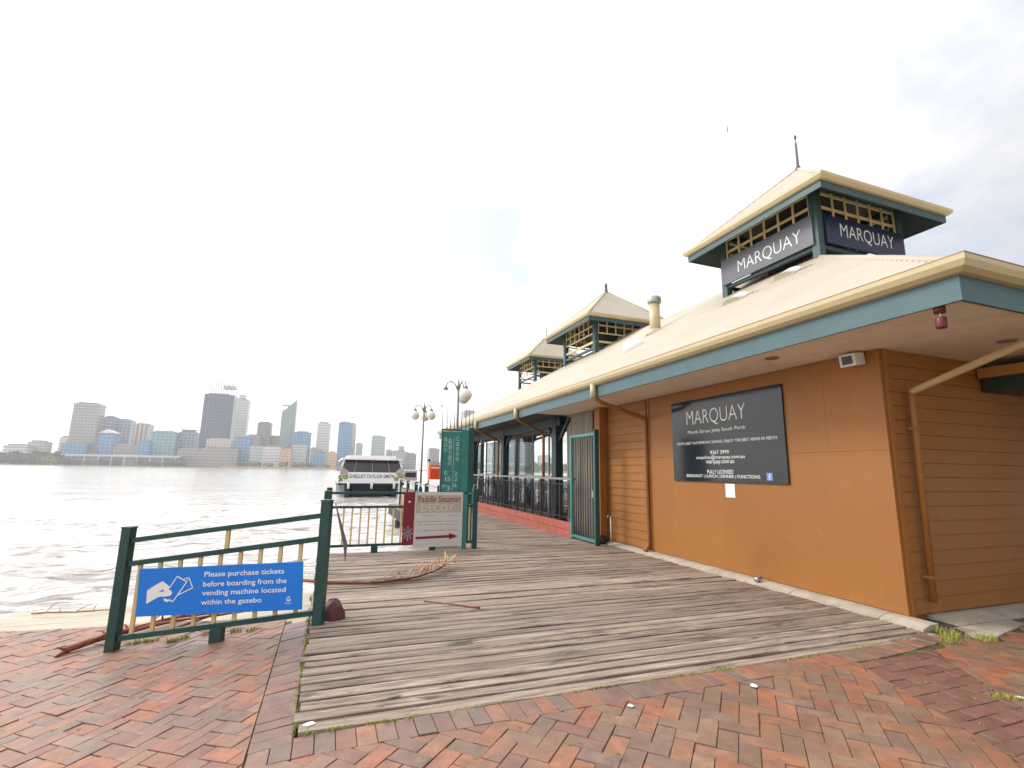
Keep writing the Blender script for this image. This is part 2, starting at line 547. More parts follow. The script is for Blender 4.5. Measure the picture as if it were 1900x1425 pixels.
# ------------------------------------------------------------------ mesh helpers
class MB:
    def __init__(self):
        self.v, self.f = [], []

    def add(self, vs, fs):
        k = len(self.v)
        self.v += [tuple(p) for p in vs]
        self.f += [tuple(i + k for i in f) for f in fs]
        return self

    def box(self, x0, x1, y0, y1, z0, z1):
        vs = [(x, y, z) for z in (z0, z1) for y in (y0, y1) for x in (x0, x1)]
        return self.add(vs, [(0, 2, 3, 1), (4, 5, 7, 6), (0, 1, 5, 4), (2, 6, 7, 3), (0, 4, 6, 2), (1, 3, 7, 5)])

    def obox(self, c, ux, uy, uz, a, b, d):
        """oriented box: centre, unit axes, half sizes"""
        c, ux, uy, uz = Vector(c), Vector(ux), Vector(uy), Vector(uz)
        vs = [c + ux * (a * i) + uy * (b * j) + uz * (d * k) for k in (-1, 1) for j in (-1, 1) for i in (-1, 1)]
        return self.add(vs, [(0, 2, 3, 1), (4, 5, 7, 6), (0, 1, 5, 4), (2, 6, 7, 3), (0, 4, 6, 2), (1, 3, 7, 5)])

    def bar(self, p0, p1, w, h, up=(0, 0, 1)):
        p0, p1 = Vector(p0), Vector(p1)
        d = (p1 - p0)
        L = d.length
        d = d / L
        s = d.cross(Vector(up))
        if s.length < 1e-4:
            s = d.cross(Vector((0, 1, 0)))
        s.normalize()
        u = s.cross(d)
        return self.obox((p0 + p1) / 2, d, s, u, L / 2, w / 2, h / 2)

    def tube(self, pts, rad, n=8, cap=True):
        pts = [Vector(p) for p in pts]
        if not hasattr(rad, '__len__'):
            rad = [rad] * len(pts)
        k = len(self.v)
        prev = None
        for i, p in enumerate(pts):
            d = (pts[min(i + 1, len(pts) - 1)] - pts[max(i - 1, 0)]).normalized()
            a = Vector((0, 0, 1)) if abs(d.z) < 0.9 else Vector((1, 0, 0))
            if prev is not None:
                a = prev
            s = d.cross(a)
            if s.length < 1e-5:
                s = d.cross(Vector((0, 1, 0)))
            s.normalize()
            u = s.cross(d).normalized()
            prev = u
            for j in range(n):
                t = 2 * math.pi * j / n
                self.v.append(tuple(p + (s * math.cos(t) + u * math.sin(t)) * rad[i]))
        for i in range(len(pts) - 1):
            for j in range(n):
                a0 = k + i * n + j
                a1 = k + i * n + (j + 1) % n
                self.f.append((a0, a1, a1 + n, a0 + n))
        if cap:
            self.f.append(tuple(k + j for j in range(n))[::-1])
            self.f.append(tuple(k + (len(pts) - 1) * n + j for j in range(n)))
        return self

    def lathe(self, c, prof, n=16):
        """prof: list of (radius, z) above c"""
        c = Vector(c)
        k = len(self.v)
        for r, z in prof:
            for j in range(n):
                t = 2 * math.pi * j / n
                self.v.append((c.x + r * math.cos(t), c.y + r * math.sin(t), c.z + z))
        for i in range(len(prof) - 1):
            for j in range(n):
                a0, a1 = k + i * n + j, k + i * n + (j + 1) % n
                self.f.append((a0, a1, a1 + n, a0 + n))
        self.f.append(tuple(k + j for j in range(n))[::-1])
        self.f.append(tuple(k + (len(prof) - 1) * n + j for j in range(n)))
        return self

    def prism(self, poly, o, ux, uy, t):
        """polygon (u,v) on a plane, extruded t along ux x uy"""
        o, ux, uy = Vector(o), Vector(ux), Vector(uy)
        nn = ux.cross(uy).normalized()
        n = len(poly)
        b_ = [o + ux * a + uy * b for a, b in poly]
        vs = b_ + [p + nn * t for p in b_]
        fs = [tuple(range(n))[::-1], tuple(range(n, 2 * n))] + [(i, (i + 1) % n, (i + 1) % n + n, i + n) for i in range(n)]
        return self.add(vs, fs)

    def mesh(self, name, mat, smooth=False):
        me = bpy.data.meshes.new(name)
        me.from_pydata(self.v, [], self.f)
        me.update()
        if mat:
            me.materials.append(mat)
        if smooth:
            me.polygons.foreach_set('use_smooth', [True] * len(me.polygons))
        return me

    def build(self, name, mat, parent=None, smooth=False, **props):
        return obj(name, self.mesh(name, mat, smooth), parent, **props)


def wloc(o):
    v = Vector((0, 0, 0))
    while o is not None:
        v += o.location
        o = o.parent
    return v


def obj(name, me, parent=None, **props):
    o = bpy.data.objects.new(name, me)
    COL.objects.link(o)
    if parent is not None:
        o.parent = parent
        o.location = -wloc(parent)
    for k, v in props.items():
        if v is not None:
            o[k] = v
    return o


def thing(name, label, cat, loc=(0, 0, 0), group=None):
    o = obj(name, None, label=label, category=cat, group=group)
    o.location = loc
    o.empty_display_size = 0.2
    return o


def copy_tree(o, parent=None):
    c = o.copy()
    COL.objects.link(c)
    c.parent = parent
    for ch in o.children:
        copy_tree(ch, c)
    return c


def text(name, s, mat, parent, o, ux, uy, w, h, t=0.002, thin=0.0, label=None, align='FIT', shear=0.0):
    """lettering fitted into a w x h box centred at o"""
    cu = bpy.data.curves.new('lettering', 'FONT')
    cu.body = s
    cu.extrude = 0.0
    cu.offset = thin
    cu.resolution_u = 3
    cu.shear = shear
    tmp = bpy.data.objects.new('lettering_tmp', cu)
    COL.objects.link(tmp)
    dg = bpy.context.evaluated_depsgraph_get()
    me = bpy.data.meshes.new_from_object(tmp.evaluated_get(dg))
    bpy.data.objects.remove(tmp)
    co = np.empty(len(me.vertices) * 3)
    me.vertices.foreach_get('co', co)
    co = co.reshape(-1, 3)
    lo, hi = co.min(0), co.max(0)
    o, ux, uy = Vector(o), Vector(ux).normalized(), Vector(uy).normalized()
    nn = ux.cross(uy).normalized()
    sx = w / (hi[0] - lo[0])
    sy = h / (hi[1] - lo[1])
    P = np.empty_like(co)
    a = (co[:, 0] - (lo[0] + hi[0]) / 2) * sx
    b = (co[:, 1] - (lo[1] + hi[1]) / 2) * sy
    for i in range(3):
        P[:, i] = o[i] + a * ux[i] + b * uy[i] + nn[i] * t
    me.vertices.foreach_set('co', P.ravel())
    me.materials.clear()
    me.materials.append(mat)
    me.name = name
    me.update()
    return obj(name, me, parent, label=label)


def strokes(mb, pts, o, ux, uy, w, t=0.002):
    """line drawing on a plane: each segment a thin flat bar"""
    o, ux, uy = Vector(o), Vector(ux), Vector(uy)
    nn = ux.cross(uy).normalized()
    P = [o + ux * a + uy * b + nn * t for a, b in pts]
    for i in range(len(P) - 1):
        d = (P[i + 1] - P[i])
        L = d.length
        d.normalize()
        s = nn.cross(d)
        mb.obox((P[i] + P[i + 1]) / 2, d, s, nn, L / 2 + w * 0.4, w / 2, 0.0012)


# ------------------------------------------------------------------ terrain, water
WATER_Z = -0.72


BANK = [(0.0, 5.95), (-0.15, 6.08), (-0.8, 6.75), (-1.56, 7.29), (-3.5, 7.93), (-12.0, 10.5)]   # where the paving ends towards the river


def bank_y(x):
    if x >= 0:
        return BANK[0][1]
    for (x0, y0), (x1, y1) in zip(BANK, BANK[1:]):
        if x1 <= x <= x0:
            return y0 + (y1 - y0) * (x0 - x) / (x0 - x1)
    return BANK[-1][1]


def surf(x, y):
    s = -(x + 0.1) * 0.95 + (y - 4.2) * 0.12
    s = (math.sqrt(s * s + 0.06) + s) / 2
    z = -0.5 * (1 - math.exp(-s / 2.18))
    yb = bank_y(x)
    if y > yb:
        z -= 0.125 * (y - yb)
    return max(z, -2.6)


def gh(x, y):
    if x > -0.075 and y > 3.455:
        return max(-2.6, -0.45 - 0.22 * max(0, y - 6.5))
    return surf(x, y) - 0.035


def lines(a, b, fine, far):
    """graded grid lines: fine step inside, growing towards far"""
    L = list(np.arange(a, b + 1e-6, fine))
    st = fine
    x = b
    while x < far[1]:
        st *= 1.35
        x = min(x + st, far[1])
        L.append(x)
    st = fine
    x = a
    while x > far[0]:
        st *= 1.35
        x = max(x - st, far[0])
        L.insert(0, x)
    return L


def grid_mesh(name, xs, ys, zf, mat, smooth=True):
    nx, ny = len(xs), len(ys)
    vs = [(x, y, zf(x, y)) for y in ys for x in xs]
    fs = [(j * nx + i, j * nx + i + 1, (j + 1) * nx + i + 1, (j + 1) * nx + i) for j in range(ny - 1) for i in range(nx - 1)]
    me = bpy.data.meshes.new(name)
    me.from_pydata(vs, [], fs)
    me.materials.append(mat)
    if smooth:
        me.polygons.foreach_set('use_smooth', [True] * len(me.polygons))
    me.update()
    return me


gx = sorted(set([round(v, 4) for v in lines(-8, 2, 0.25, (-1700, 1700))] + [-0.09, -0.07]))
gy = sorted(set([round(v, 4) for v in lines(0, 14, 0.25, (-280, 30))] + [3.44, 3.46]))
ground = obj('ground', grid_mesh('ground', gx, gy, gh, MAT['ground'], False), kind='structure')

# water: one sheet, wave relief fine near the jetty and growing coarser away from it
wx = np.array(lines(-14, 8, 0.11, (-1750, 1750)))
wy = np.array(lines(5.5, 34, 0.11, (-290, 1300)))
XX, YY = np.meshgrid(wx, wy)
ZZ = np.zeros_like(XX)
wr = np.random.default_rng(3)
for lam, amp, n in ((7.5, 0.016, 5), (3.4, 0.020, 8), (1.5, 0.022, 12), (0.75, 0.014, 14)):
    for _ in range(n):
        th = math.radians(wr.normal(-115, 24))
        l = lam * wr.uniform(0.7, 1.4)
        kx, ky = 2 * math.pi / l * math.cos(th), 2 * math.pi / l * math.sin(th)
        ph = wr.uniform(0, 6.28)
        s = np.sin(kx * XX + ky * YY + ph + 0.7 * np.sin(0.13 * XX - 0.21 * YY + ph))
        ZZ += amp * 0.62 * (1.35 * ((s + 1) / 2) ** 1.9 - 0.55)
dist = np.hypot(XX, YY - 5)
ZZ *= np.clip((160 - dist) / 120, 0, 1)
ZZ += WATER_Z
nx, ny = len(wx), len(wy)
vs = np.stack([XX.ravel(), YY.ravel(), ZZ.ravel()], 1)
ii, jj = np.meshgrid(np.arange(nx - 1), np.arange(ny - 1))
a0 = (jj * nx + ii).ravel()
fs = np.stack([a0, a0 + 1, a0 + nx + 1, a0 + nx], 1)
wm = bpy.data.meshes.new('water')
wm.vertices.add(len(vs))
wm.vertices.foreach_set('co', vs.ravel())
wm.loops.add(len(fs) * 4)
wm.loops.foreach_set('vertex_index', fs.ravel())
wm.polygons.add(len(fs))
wm.polygons.foreach_set('loop_start', np.arange(len(fs)) * 4)
wm.polygons.foreach_set('loop_total', np.full(len(fs), 4))
wm.polygons.foreach_set('use_smooth', np.ones(len(fs), bool))
wm.update()
wm.validate()
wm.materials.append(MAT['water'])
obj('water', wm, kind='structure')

# far shore
fsh = MB()
fsh.box(-1700, 1700, 1294, 2600, -3.0, 1.0)
far_shore = fsh.build('far_shore', MAT['far_grass'], kind='structure')
a, b_ = at(410, 866, 1, 1290), at(625, 866, 1, 1290)
MB().box(a.x, b_.x, 1289.0, 1296.0, -2.5, 3.2).build('sand_bank', MAT['far_sand'], kind='structure')

# ------------------------------------------------------------------ pavement
pavement = obj('pavement', None, kind='structure')
bed = MB()
bx_ = sorted(set([round(v, 3) for v in np.arange(-9, 10.01, 0.25)] + [-0.07]))
by_ = sorted(set([round(v, 3) for v in np.arange(-3, 10.01, 0.25)] + [3.46]))
vid = {}


def bv(x, y):
    if (x, y) not in vid:
        vid[(x, y)] = len(bed.v)
        bed.v.append((x, y, surf(x, y) - 0.011))
    return vid[(x, y)]


for i in range(len(bx_) - 1):
    for j in range(len(by_) - 1):
        cx_, cy_ = (bx_[i] + bx_[i + 1]) / 2, (by_[j] + by_[j + 1]) / 2
        if (cx_ > -0.07 and cy_ > 3.46 and cx_ < 5.5) or cy_ > bank_y(cx_) - 0.05 or (cx_ > 5.5 and cy_ > 3.86):
            continue
        bed.f.append((bv(bx_[i], by_[j]), bv(bx_[i + 1], by_[j]), bv(bx_[i + 1], by_[j + 1]), bv(bx_[i], by_[j + 1])))
bed.build('joint_bed', MAT['bed'], pavement)


def clip(poly, a, b, c):
    """keep the side a*x+b*y<=c"""
    out = []
    n = len(poly)
    for i in range(n):
        p, q = poly[i], poly[(i + 1) % n]
        dp, dq = a * p[0] + b * p[1] - c, a * q[0] + b * q[1] - c
        if dp <= 0:
            out.append(p)
        if (dp < 0) != (dq < 0) and dp != dq:
            t = dp / (dp - dq)
            out.append((p[0] + (q[0] - p[0]) * t, p[1] + (q[1] - p[1]) * t))
    return out


def area(p):
    return 0.5 * sum(p[i][0] * p[(i + 1) % len(p)][1] - p[(i + 1) % len(p)][0] * p[i][1] for i in range(len(p)))


PALETTE = {
    'mix': [(0.35, 0.120, 0.055), (0.31, 0.105, 0.050), (0.32, 0.135, 0.075), (0.27, 0.115, 0.065), (0.20, 0.118, 0.080), (0.185, 0.115, 0.082),
            (0.215, 0.142, 0.105), (0.31, 0.145, 0.085), (0.235, 0.092, 0.066), (0.28, 0.165, 0.105), (0.37, 0.135, 0.060), (0.215, 0.140, 0.100), (0.30, 0.14, 0.08)],
    'maroon': [(0.165, 0.062, 0.050), (0.19, 0.072, 0.056), (0.15, 0.058, 0.050), (0.205, 0.082, 0.062)],
    'border': [(0.195, 0.110, 0.090), (0.22, 0.128, 0.100), (0.17, 0.108, 0.092), (0.25, 0.125, 0.088), (0.205, 0.145, 0.12)],
    'course': [(0.34, 0.125, 0.058), (0.27, 0.115, 0.068), (0.175, 0.130, 0.105), (0.215, 0.108, 0.09), (0.35, 0.155, 0.085), (0.245, 0.145, 0.098), (0.32, 0.105, 0.05)],
}
BRICKS = []          # (poly world xy, palette, index)
LEN, WID, J = 0.233, 0.1165, 0.0022


def rect(cx, cy, ang, l=LEN, w=WID):
    c, s = math.cos(ang), math.sin(ang)
    hx, hy = l / 2 - J, w / 2 - J
    return [(cx + c * x - s * y, cy + s * x + c * y) for x, y in ((-hx, -hy), (hx, -hy), (hx, hy), (-hx, hy))]


ML = (3.72, 1.86, 0.45)      # edges of the maroon band: x = x0 + (y-y0)*k
MR = (4.60, 2.26, 0.74)


def in_maroon(x, y):
    return y < 3.23 and ML[0] + (y - ML[1]) * ML[2] < x < MR[0] + (y - MR[1]) * MR[2]


def left_of(p, e, sign=1, gap=0.002):
    """clip to the left (sign=1) or right (-1) of a band edge"""
    return clip(p, sign, -sign * e[2], sign * (e[0] - e[1] * e[2]) - gap) if len(p) >= 3 else p


def in_slab(x, y):
    return (x > 6.02 and y > 3.15 + 0.22 * (x - 6.0) and x < 7.3) or (x > 5.62 and y > 3.52)


def add_brick(p, pal):
    if len(p) >= 3 and abs(area(p)) > 0.0012:
        BRICKS.append((p, pal))


r45 = math.radians(45)
ca, sa = math.cos(r45), math.sin(r45)
for i in range(-80, 110):
    for j in range(-80, 110):
        k = (i - j) % 4
        if k == 0:
            u, v, ang = (i + 1) * WID, (j + 0.5) * WID, r45
        elif k == 3:
            u, v, ang = (i + 0.5) * WID, (j + 1) * WID, r45 + math.pi / 2
        else:
            continue
        x, y = ca * u - sa * v, sa * u + ca * v
        if x < -6.5 or x > 9.2 or y < 0.3 or y > 9.4 or y > bank_y(x) + 0.3 or in_slab(x, y):
            continue
        if x < -0.20 and y < 0.8:
            continue
        p = rect(x, y, ang)
        if x < -0.31:
            q = clip(p, 1, 0, -0.318)
            for (bx0, by0), (bx1, by1) in zip(BANK[1:], BANK[2:]):
                sl_ = (by1 - by0) / (bx1 - bx0)
                if len(q) >= 3:
                    q = clip(q, -sl_, 1, by0 - sl_ * bx0)
            add_brick(q, 'mix')
            q = clip(clip(p, -1, 0, 0.312), 0, 1, 3.222)
            add_brick(q, 'mix')
        else:
            q = clip(clip(p, -1, 0, 0.312), 0, 1, 3.222 if x < 5.6 else 3.8)
            add_brick(left_of(q, ML), 'mix')
            add_brick(left_of(left_of(q, MR, -1), ML, -1), 'mix')
            if x < -0.2:
                add_brick(clip(p, 1, 0, -0.318), 'mix')
# maroon band: stretcher courses
for r in range(40):
    y = 1.0 + (r + 0.5) * WID
    if y > 3.18:
        break
    x = 2.5 + (0.5 * LEN if r % 2 else 0)
    while x < 6:
        if in_maroon(x, y) or in_maroon(x + 0.2, y) or in_maroon(x - 0.2, y):
            add_brick(left_of(left_of(rect(x, y, 0), ML, -1), MR), 'maroon')
        x += LEN
# soldier course along the front edge of the deck, border course along its left edge
x = -0.31 + WID / 2
while x < 5.75:
    yo = 3.341 + max(0, x - 4.6) * 0.10
    add_brick(rect(x, yo, math.pi / 2 + (0.1 if x > 4.6 else 0)), 'course')
    x += WID
y = 3.225 + 0.12
while y < 5.95:
    add_brick(rect(-0.196, y + 0.115, 0), 'border')
    y += WID

brick_cache = {}


def brick_geo(poly, zt):
    """chamfered block: poly ccw, zt(x,y) top height"""
    if area(poly) < 0:
        poly = poly[::-1]
    n = len(poly)
    cx = sum(p[0] for p in poly) / n
    cy = sum(p[1] for p in poly) / n
    c = 0.0026

    def inset(p):
        d = math.hypot(p[0] - cx, p[1] - cy)
        k = 1 - c * 1.5 / max(d, 0.02)
        return cx + (p[0] - cx) * k, cy + (p[1] - cy) * k
    v = [(p[0], p[1], zt(*p) - 0.03) for p in poly] + [(p[0], p[1], zt(*p) - c) for p in poly]
    for p in poly:
        q = inset(p)
        v.append((q[0], q[1], zt(*p)))
    f = []
    for i in range(n):
        k = (i + 1) % n
        f += [(i, k, k + n, i + n), (i + n, k + n, k + 2 * n, i + 2 * n)]
    f.append(tuple(range(2 * n, 3 * n)))
    return v, f


def tint_attr(me, cols):
    a = me.color_attributes.new('tint', 'FLOAT_COLOR', 'POINT')
    a.data.foreach_set('color', np.array(cols, dtype=np.float32).ravel())


def seen(p):
    x = sum(q[0] for q in p) / len(p)
    y = sum(q[1] for q in p) / len(p)
    d = Vector((x, y, surf(x, y))) - CAM
    z = d.dot(CF)
    if z < 0.3:
        return 1e9
    px, py = 950 + FOC * d.dot(CR) / z, 712.5 - FOC * d.dot(CU) / z
    return d.length if -15 < px < 1915 and 600 < py < 1440 else 1e8 + d.length


order = sorted(BRICKS, key=lambda t: seen(t[0]) / (1 if abs(area(t[0])) > 0.02 else 0.8))
rest_v, rest_f, rest_c = [], [], []
br = random.Random(5)
for n_, (poly, pal) in enumerate(order):
    col = list(br.choice(PALETTE[pal]))
    x = sum(p[0] for p in poly) / len(poly)
    y = sum(p[1] for p in poly) / len(poly)
    dz = br.gauss(0, 0.0022)
    tx, ty = br.gauss(0, 0.010), br.gauss(0, 0.010)
    if n_ < 300:
        full = len(poly) == 4 and abs(abs(area(poly)) - (LEN - 2 * J) * (WID - 2 * J)) < 1e-5
        e = 0.05
        gx_, gy_ = (surf(x + e, y) - surf(x - e, y)) / (2 * e) + tx, (surf(x, y + e) - surf(x, y - e)) / (2 * e) + ty
        q = Vector((-gx_, -gy_, 1)).to_track_quat('Z', 'Y')
        nrm = Vector((-gx_, -gy_, 1)).normalized()
        if full:
            d = Vector(poly[1]) - Vector(poly[0])
            ang = math.atan2(d.y, d.x)
            key = (pal, tuple(col))
            if key not in brick_cache:
                v, f = brick_geo(rect(0, 0, 0), lambda a, b: 0.0)
                mb = MB().add(v, f)
                me = mb.mesh('brick', MAT['brick'])
                tint_attr(me, [(*col, 1)] * len(v))
                brick_cache[key] = me
            me = brick_cache[key]
            ax = Vector((math.cos(ang), math.sin(ang), gx_ * math.cos(ang) + gy_ * math.sin(ang))).normalized()
            ay = nrm.cross(ax)
            o = bpy.data.objects.new('brick', me)
            COL.objects.link(o)
            o.parent = pavement
            o.matrix_local = Matrix(((ax.x, ay.x, nrm.x, x), (ax.y, ay.y, nrm.y, y), (ax.z, ay.z, nrm.z, surf(x, y) + dz), (0, 0, 0, 1)))
        else:
            z0 = surf(x, y) + dz
            v, f = brick_geo(poly, lambda a, b: z0 + (a - x) * gx_ + (b - y) * gy_)
            me = MB().add(v, f).mesh('brick', MAT['brick'])
            tint_attr(me, [(*col, 1)] * len(v))
            obj('brick', me, pavement)
    else:
        v, f = brick_geo(poly, lambda a, b: surf(a, b) + dz + (a - x) * tx + (b - y) * ty)
        k = len(rest_v)
        rest_v += v
        rest_f += [tuple(i + k for i in g) for g in f]
        rest_c += [(*col, 1)] * len(v)
rest = MB().add(rest_v, rest_f)
me = rest.mesh('outer_bricks', MAT['brick'])
tint_attr(me, rest_c)
obj('outer_bricks', me, pavement, kind='stuff')

# concrete footing slabs at the corner of the building
MB().prism([(6.06, 3.20), (7.25, 3.44), (7.25, 3.58), (6.30, 3.58)], (0, 0, -0.02), (1, 0, 0), (0, 1, 0), 0.026).build(
    'footing_slab', MAT['concrete'], None, label='worn pale concrete slab at the foot of the dark end wall', category='slab')

# ------------------------------------------------------------------ jetty deck
jetty = thing('jetty_deck', 'weathered grey timber plank deck of the jetty beside the orange building', 'jetty', (2.9, 3.46, 0))


def plank_mesh(L, w, seed):
    rr = random.Random(seed)
    n = 8
    mb = MB()
    t = 0.045
    for i in range(n + 1):
        x = L * i / n
        e0 = rr.gauss(0, 0.0036)
        e1 = rr.gauss(0, 0.0036)
        zz = rr.gauss(0, 0.0016)
        tw = rr.gauss(0, 0.0016)
        mb.v += [(x, -w / 2 + e0, -t), (x, -w / 2 + e0, -0.004 + zz - tw), (x, -w / 2 + e0 + 0.007, zz - tw),
                 (x, w / 2 + e1 - 0.007, zz + tw), (x, w / 2 + e1, -0.004 + zz + tw), (x, w / 2 + e1, -t)]
    for i in range(n):
        for k in range(5):
            a = i * 6 + k
            mb.f.append((a, a + 6, a + 7, a + 1))
    mb.f.append((0, 1, 2, 3, 4, 5))
    mb.f.append(tuple(n * 6 + k for k in (5, 4, 3, 2, 1, 0)))
    return mb.mesh('plank', MAT['wood'])


PITCH_P = 0.1465
pr = random.Random(11)
apron = [plank_mesh(5.92, w, 20 + k) for k, w in enumerate((0.124, 0.132, 0.127, 0.118, 0.135, 0.129, 0.115))]
walk = [plank_mesh(2.98, w, 50 + k) for k, w in enumerate((0.132, 0.135, 0.133, 0.130))]
y = 3.46 + PITCH_P / 2
k = 0
while y < 23.6:
    far = y > 10.08
    me = pr.choice(walk if far else apron)
    o = bpy.data.objects.new('plank', me)
    COL.objects.link(o)
    o.parent = jetty
    x0 = (2.72 if far else -0.07) + pr.gauss(0, 0.012)
    o.location = Vector((x0, y + pr.gauss(0, 0.003), pr.gauss(0, 0.0025))) - jetty.location
    o.rotation_euler = (pr.gauss(0, 0.012), pr.gauss(0, 0.0004), pr.gauss(0, 0.0006))
    y += PITCH_P
    k += 1
for i in range(9):
    x = 0.05 + i * 0.70
    y1 = 10.1 if x < 2.8 else 23.6
    MB().box(x, x + 0.09, 3.50, y1, -0.24, -0.052).build('joist', MAT['dark_void'], jetty)
MB().box(-0.055, 5.8, 3.476, 3.53, -0.30, -0.052).build('edge_beam', MAT['dark_void'], jetty)
MB().box(-0.055, 2.7, 10.06, 10.16, -0.42, -0.05).build('edge_beam', MAT['dark_void'], jetty)
MB().box(2.70, 2.82, 10.17, 23.6, -0.42, -0.05).build('edge_beam', MAT['dark_void'], jetty)
for px_, py_ in ((0.3, 9.9), (1.5, 9.9), (2.76, 12.5), (2.76, 16.5), (2.76, 20.5), (5.3, 14), (5.3, 19)):
    MB().tube([(px_, py_, -0.43 if px_ < 2.75 or px_ > 3 else -0.43), (px_, py_, -2.6)], 0.14, 10).build('pile', MAT['dark_void'], jetty)
MB().box(5.75, 18, 23.7, 36, -0.3, 0.0).build('end_platform', MAT['wood'], jetty)

# ------------------------------------------------------------------ restaurant building
WX, WY = 6.08, 3.86            # side wall plane, end wall plane
EX, EY, EX2, EY2 = 4.93, 2.42, 16.73, 23.7   # eaves
WX2, WY2 = 15.58, 22.4
SOF = 3.07
GZ = 3.40                      # gutter top = eave of the roof
SL = 0.61
CXR = (EX + EX2) / 2
RZ = GZ - 0.04 + SL * (CXR - EX)
bld = thing('restaurant', 'orange waterside restaurant with cream hip roof, teal fascia and open dark terrace', 'building', (10.8, 12, 0))

# side wall: flat sheets (three panels with open seams), then weatherboards
for y0, y1, z0, z1 in ((3.90, 8.44, 0.06, 1.86), (3.90, 4.62, 1.863, SOF - 0.01), (4.622, 8.44, 1.863, SOF - 0.01)):
    MB().box(WX, WX + 0.03, y0, y1, z0, z1).build('wall_sheet', MAT['orange'], bld)
MB().box(WX + 0.035, WX + 0.16, 3.95, 12.0, -0.25, SOF - 0.004).build('wall_core', MAT['orange'], bld)
MB().box(WX - 0.012, WX + 0.034, 3.872, 3.897, 0.05, SOF - 0.012).build('corner_trim', MAT['orange'], bld)
MB().box(WX - 0.014, WX + 0.032, 8.443, 8.50, 0.06, SOF - 0.012).build('cover_strip', MAT['orange'], bld)


def board(x0, x1, y0, y1, z, h, axis, lean=0.014):
    """lapped weatherboard: thicker at its lower edge"""
    if axis == 'y':  # runs along y, faces -x
        vs = [(x0 - lean - 0.008, y0, z), (x1, y0, z), (x1, y0, z + h), (x0 - 0.006, y0, z + h), (x0 - lean - 0.008, y1, z), (x1, y1, z), (x1, y1, z + h), (x0 - 0.006, y1, z + h)]
    else:            # runs along x, faces -y
        vs = [(x1, y0 - lean - 0.008, z), (x1, y1, z), (x1, y1, z + h), (x1, y0 - 0.006, z + h), (x0, y0 - lean - 0.008, z), (x0, y1, z), (x0, y1, z + h), (x0, y0 - 0.006, z + h)]
    return MB().add(vs, [(0, 1, 2, 3), (7, 6, 5, 4), (0, 4, 5, 1), (1, 5, 6, 2), (2, 6, 7, 3), (3, 7, 4, 0)])


BH = 0.1655
nb = 18
for k in range(nb):
    z = 0.07 + k * BH
    h = BH - 0.002 if k < nb - 1 else SOF - 0.012 - z
    board(WX + 0.012, WX + 0.034, 8.56, 10.05, z, h, 'y').build('weatherboard', MAT['orange'], bld)
for k in range(nb):
    z = 0.07 + k * BH
    h = BH - 0.002 if k < nb - 1 else SOF - 0.012 - z
    board(6.19, 12.9, WY + 0.012, WY + 0.034, z, h, 'x').build('weatherboard', MAT['orange'], bld)
MB().box(WX + 0.036, 6.185, WY - 0.01, WY + 0.034, 0.05, SOF - 0.012).build('corner_trim', MAT['orange'], bld)
MB().box(WX + 0.17, WX2, WY + 0.036, WY + 0.16, -0.2, SOF - 0.004).build('end_wall_core', MAT['orange'], bld)
# concrete kerb under the side wall, in pieces
ky = [3.60, 4.05, 5.2, 6.5, 7.9, 9.2, 10.0]
for a, b_ in zip(ky, ky[1:]):
    MB().add([(5.845, a + 0.01, -0.25), (6.10, a + 0.01, -0.25), (6.10, a + 0.01, 0.052), (5.965, a + 0.01, 0.048), (5.85, a + 0.01, 0.012),
              (5.845, b_, -0.25), (6.10, b_, -0.25), (6.10, b_, 0.052), (5.965, b_, 0.048), (5.85, b_, 0.012)],
             [(0, 1, 2, 3, 4), (9, 8, 7, 6, 5), (4, 3, 8, 9), (3, 2, 7, 8), (0, 4, 9, 5), (1, 0, 5, 6), (2, 1, 6, 7)]).build('kerb_block', MAT['concrete'], bld)
for a, b_ in ((6.40, 7.3), (7.31, 8.6), (8.61, 10.4)):
    MB().add([(a, 3.60, -0.12), (a, 3.90, -0.12), (a, 3.90, 0.055), (a, 3.80, 0.05), (a, 3.60, 0.004), (b_, 3.60, -0.12), (b_, 3.90, -0.12), (b_, 3.90, 0.055), (b_, 3.80, 0.05), (b_, 3.60, 0.004)],
             [(4, 3, 2, 1, 0), (5, 6, 7, 8, 9), (9, 8, 3, 4), (8, 7, 2, 3), (5, 9, 4, 0)]).build('footing', MAT['concrete'], bld)

MB().box(6.115, 6.395, 3.42, 3.885, -0.10, 0.006).build('gap_shade_block', MAT['dark_void'], bld)  # solid dark block, its colour standing for the shade in the corner gap

# soffit, fascia, gutter
def gutter_profile():
    # (out, z): a quad gutter with a rolled lip, measured outward from the fascia face
    return [(0.0, -0.135), (0.045, -0.128), (0.09, -0.095), (0.115, -0.045), (0.118, 0.0), (0.105, 0.006), (0.098, -0.004), (0.09, -0.03), (0.0, -0.03)]


def ring_profile(prof, x0, x1, y0, y1, z):
    """sweep a profile round a rectangle with mitred corners"""
    mb = MB()
    n = len(prof)
    for sx, sy, X, Y in ((-1, -1, x0, y0), (1, -1, x1, y0), (1, 1, x1, y1), (-1, 1, x0, y1)):
        for o_, dz in prof:
            mb.v.append((X + sx * o_, Y + sy * o_, z + dz))
    for c in range(4):
        for i in range(n):
            a, b2 = c * n + i, c * n + (i + 1) % n
            d = ((c + 1) % 4) * n
            mb.f.append((a, b2, d + (i + 1) % n, d + i))
    return mb


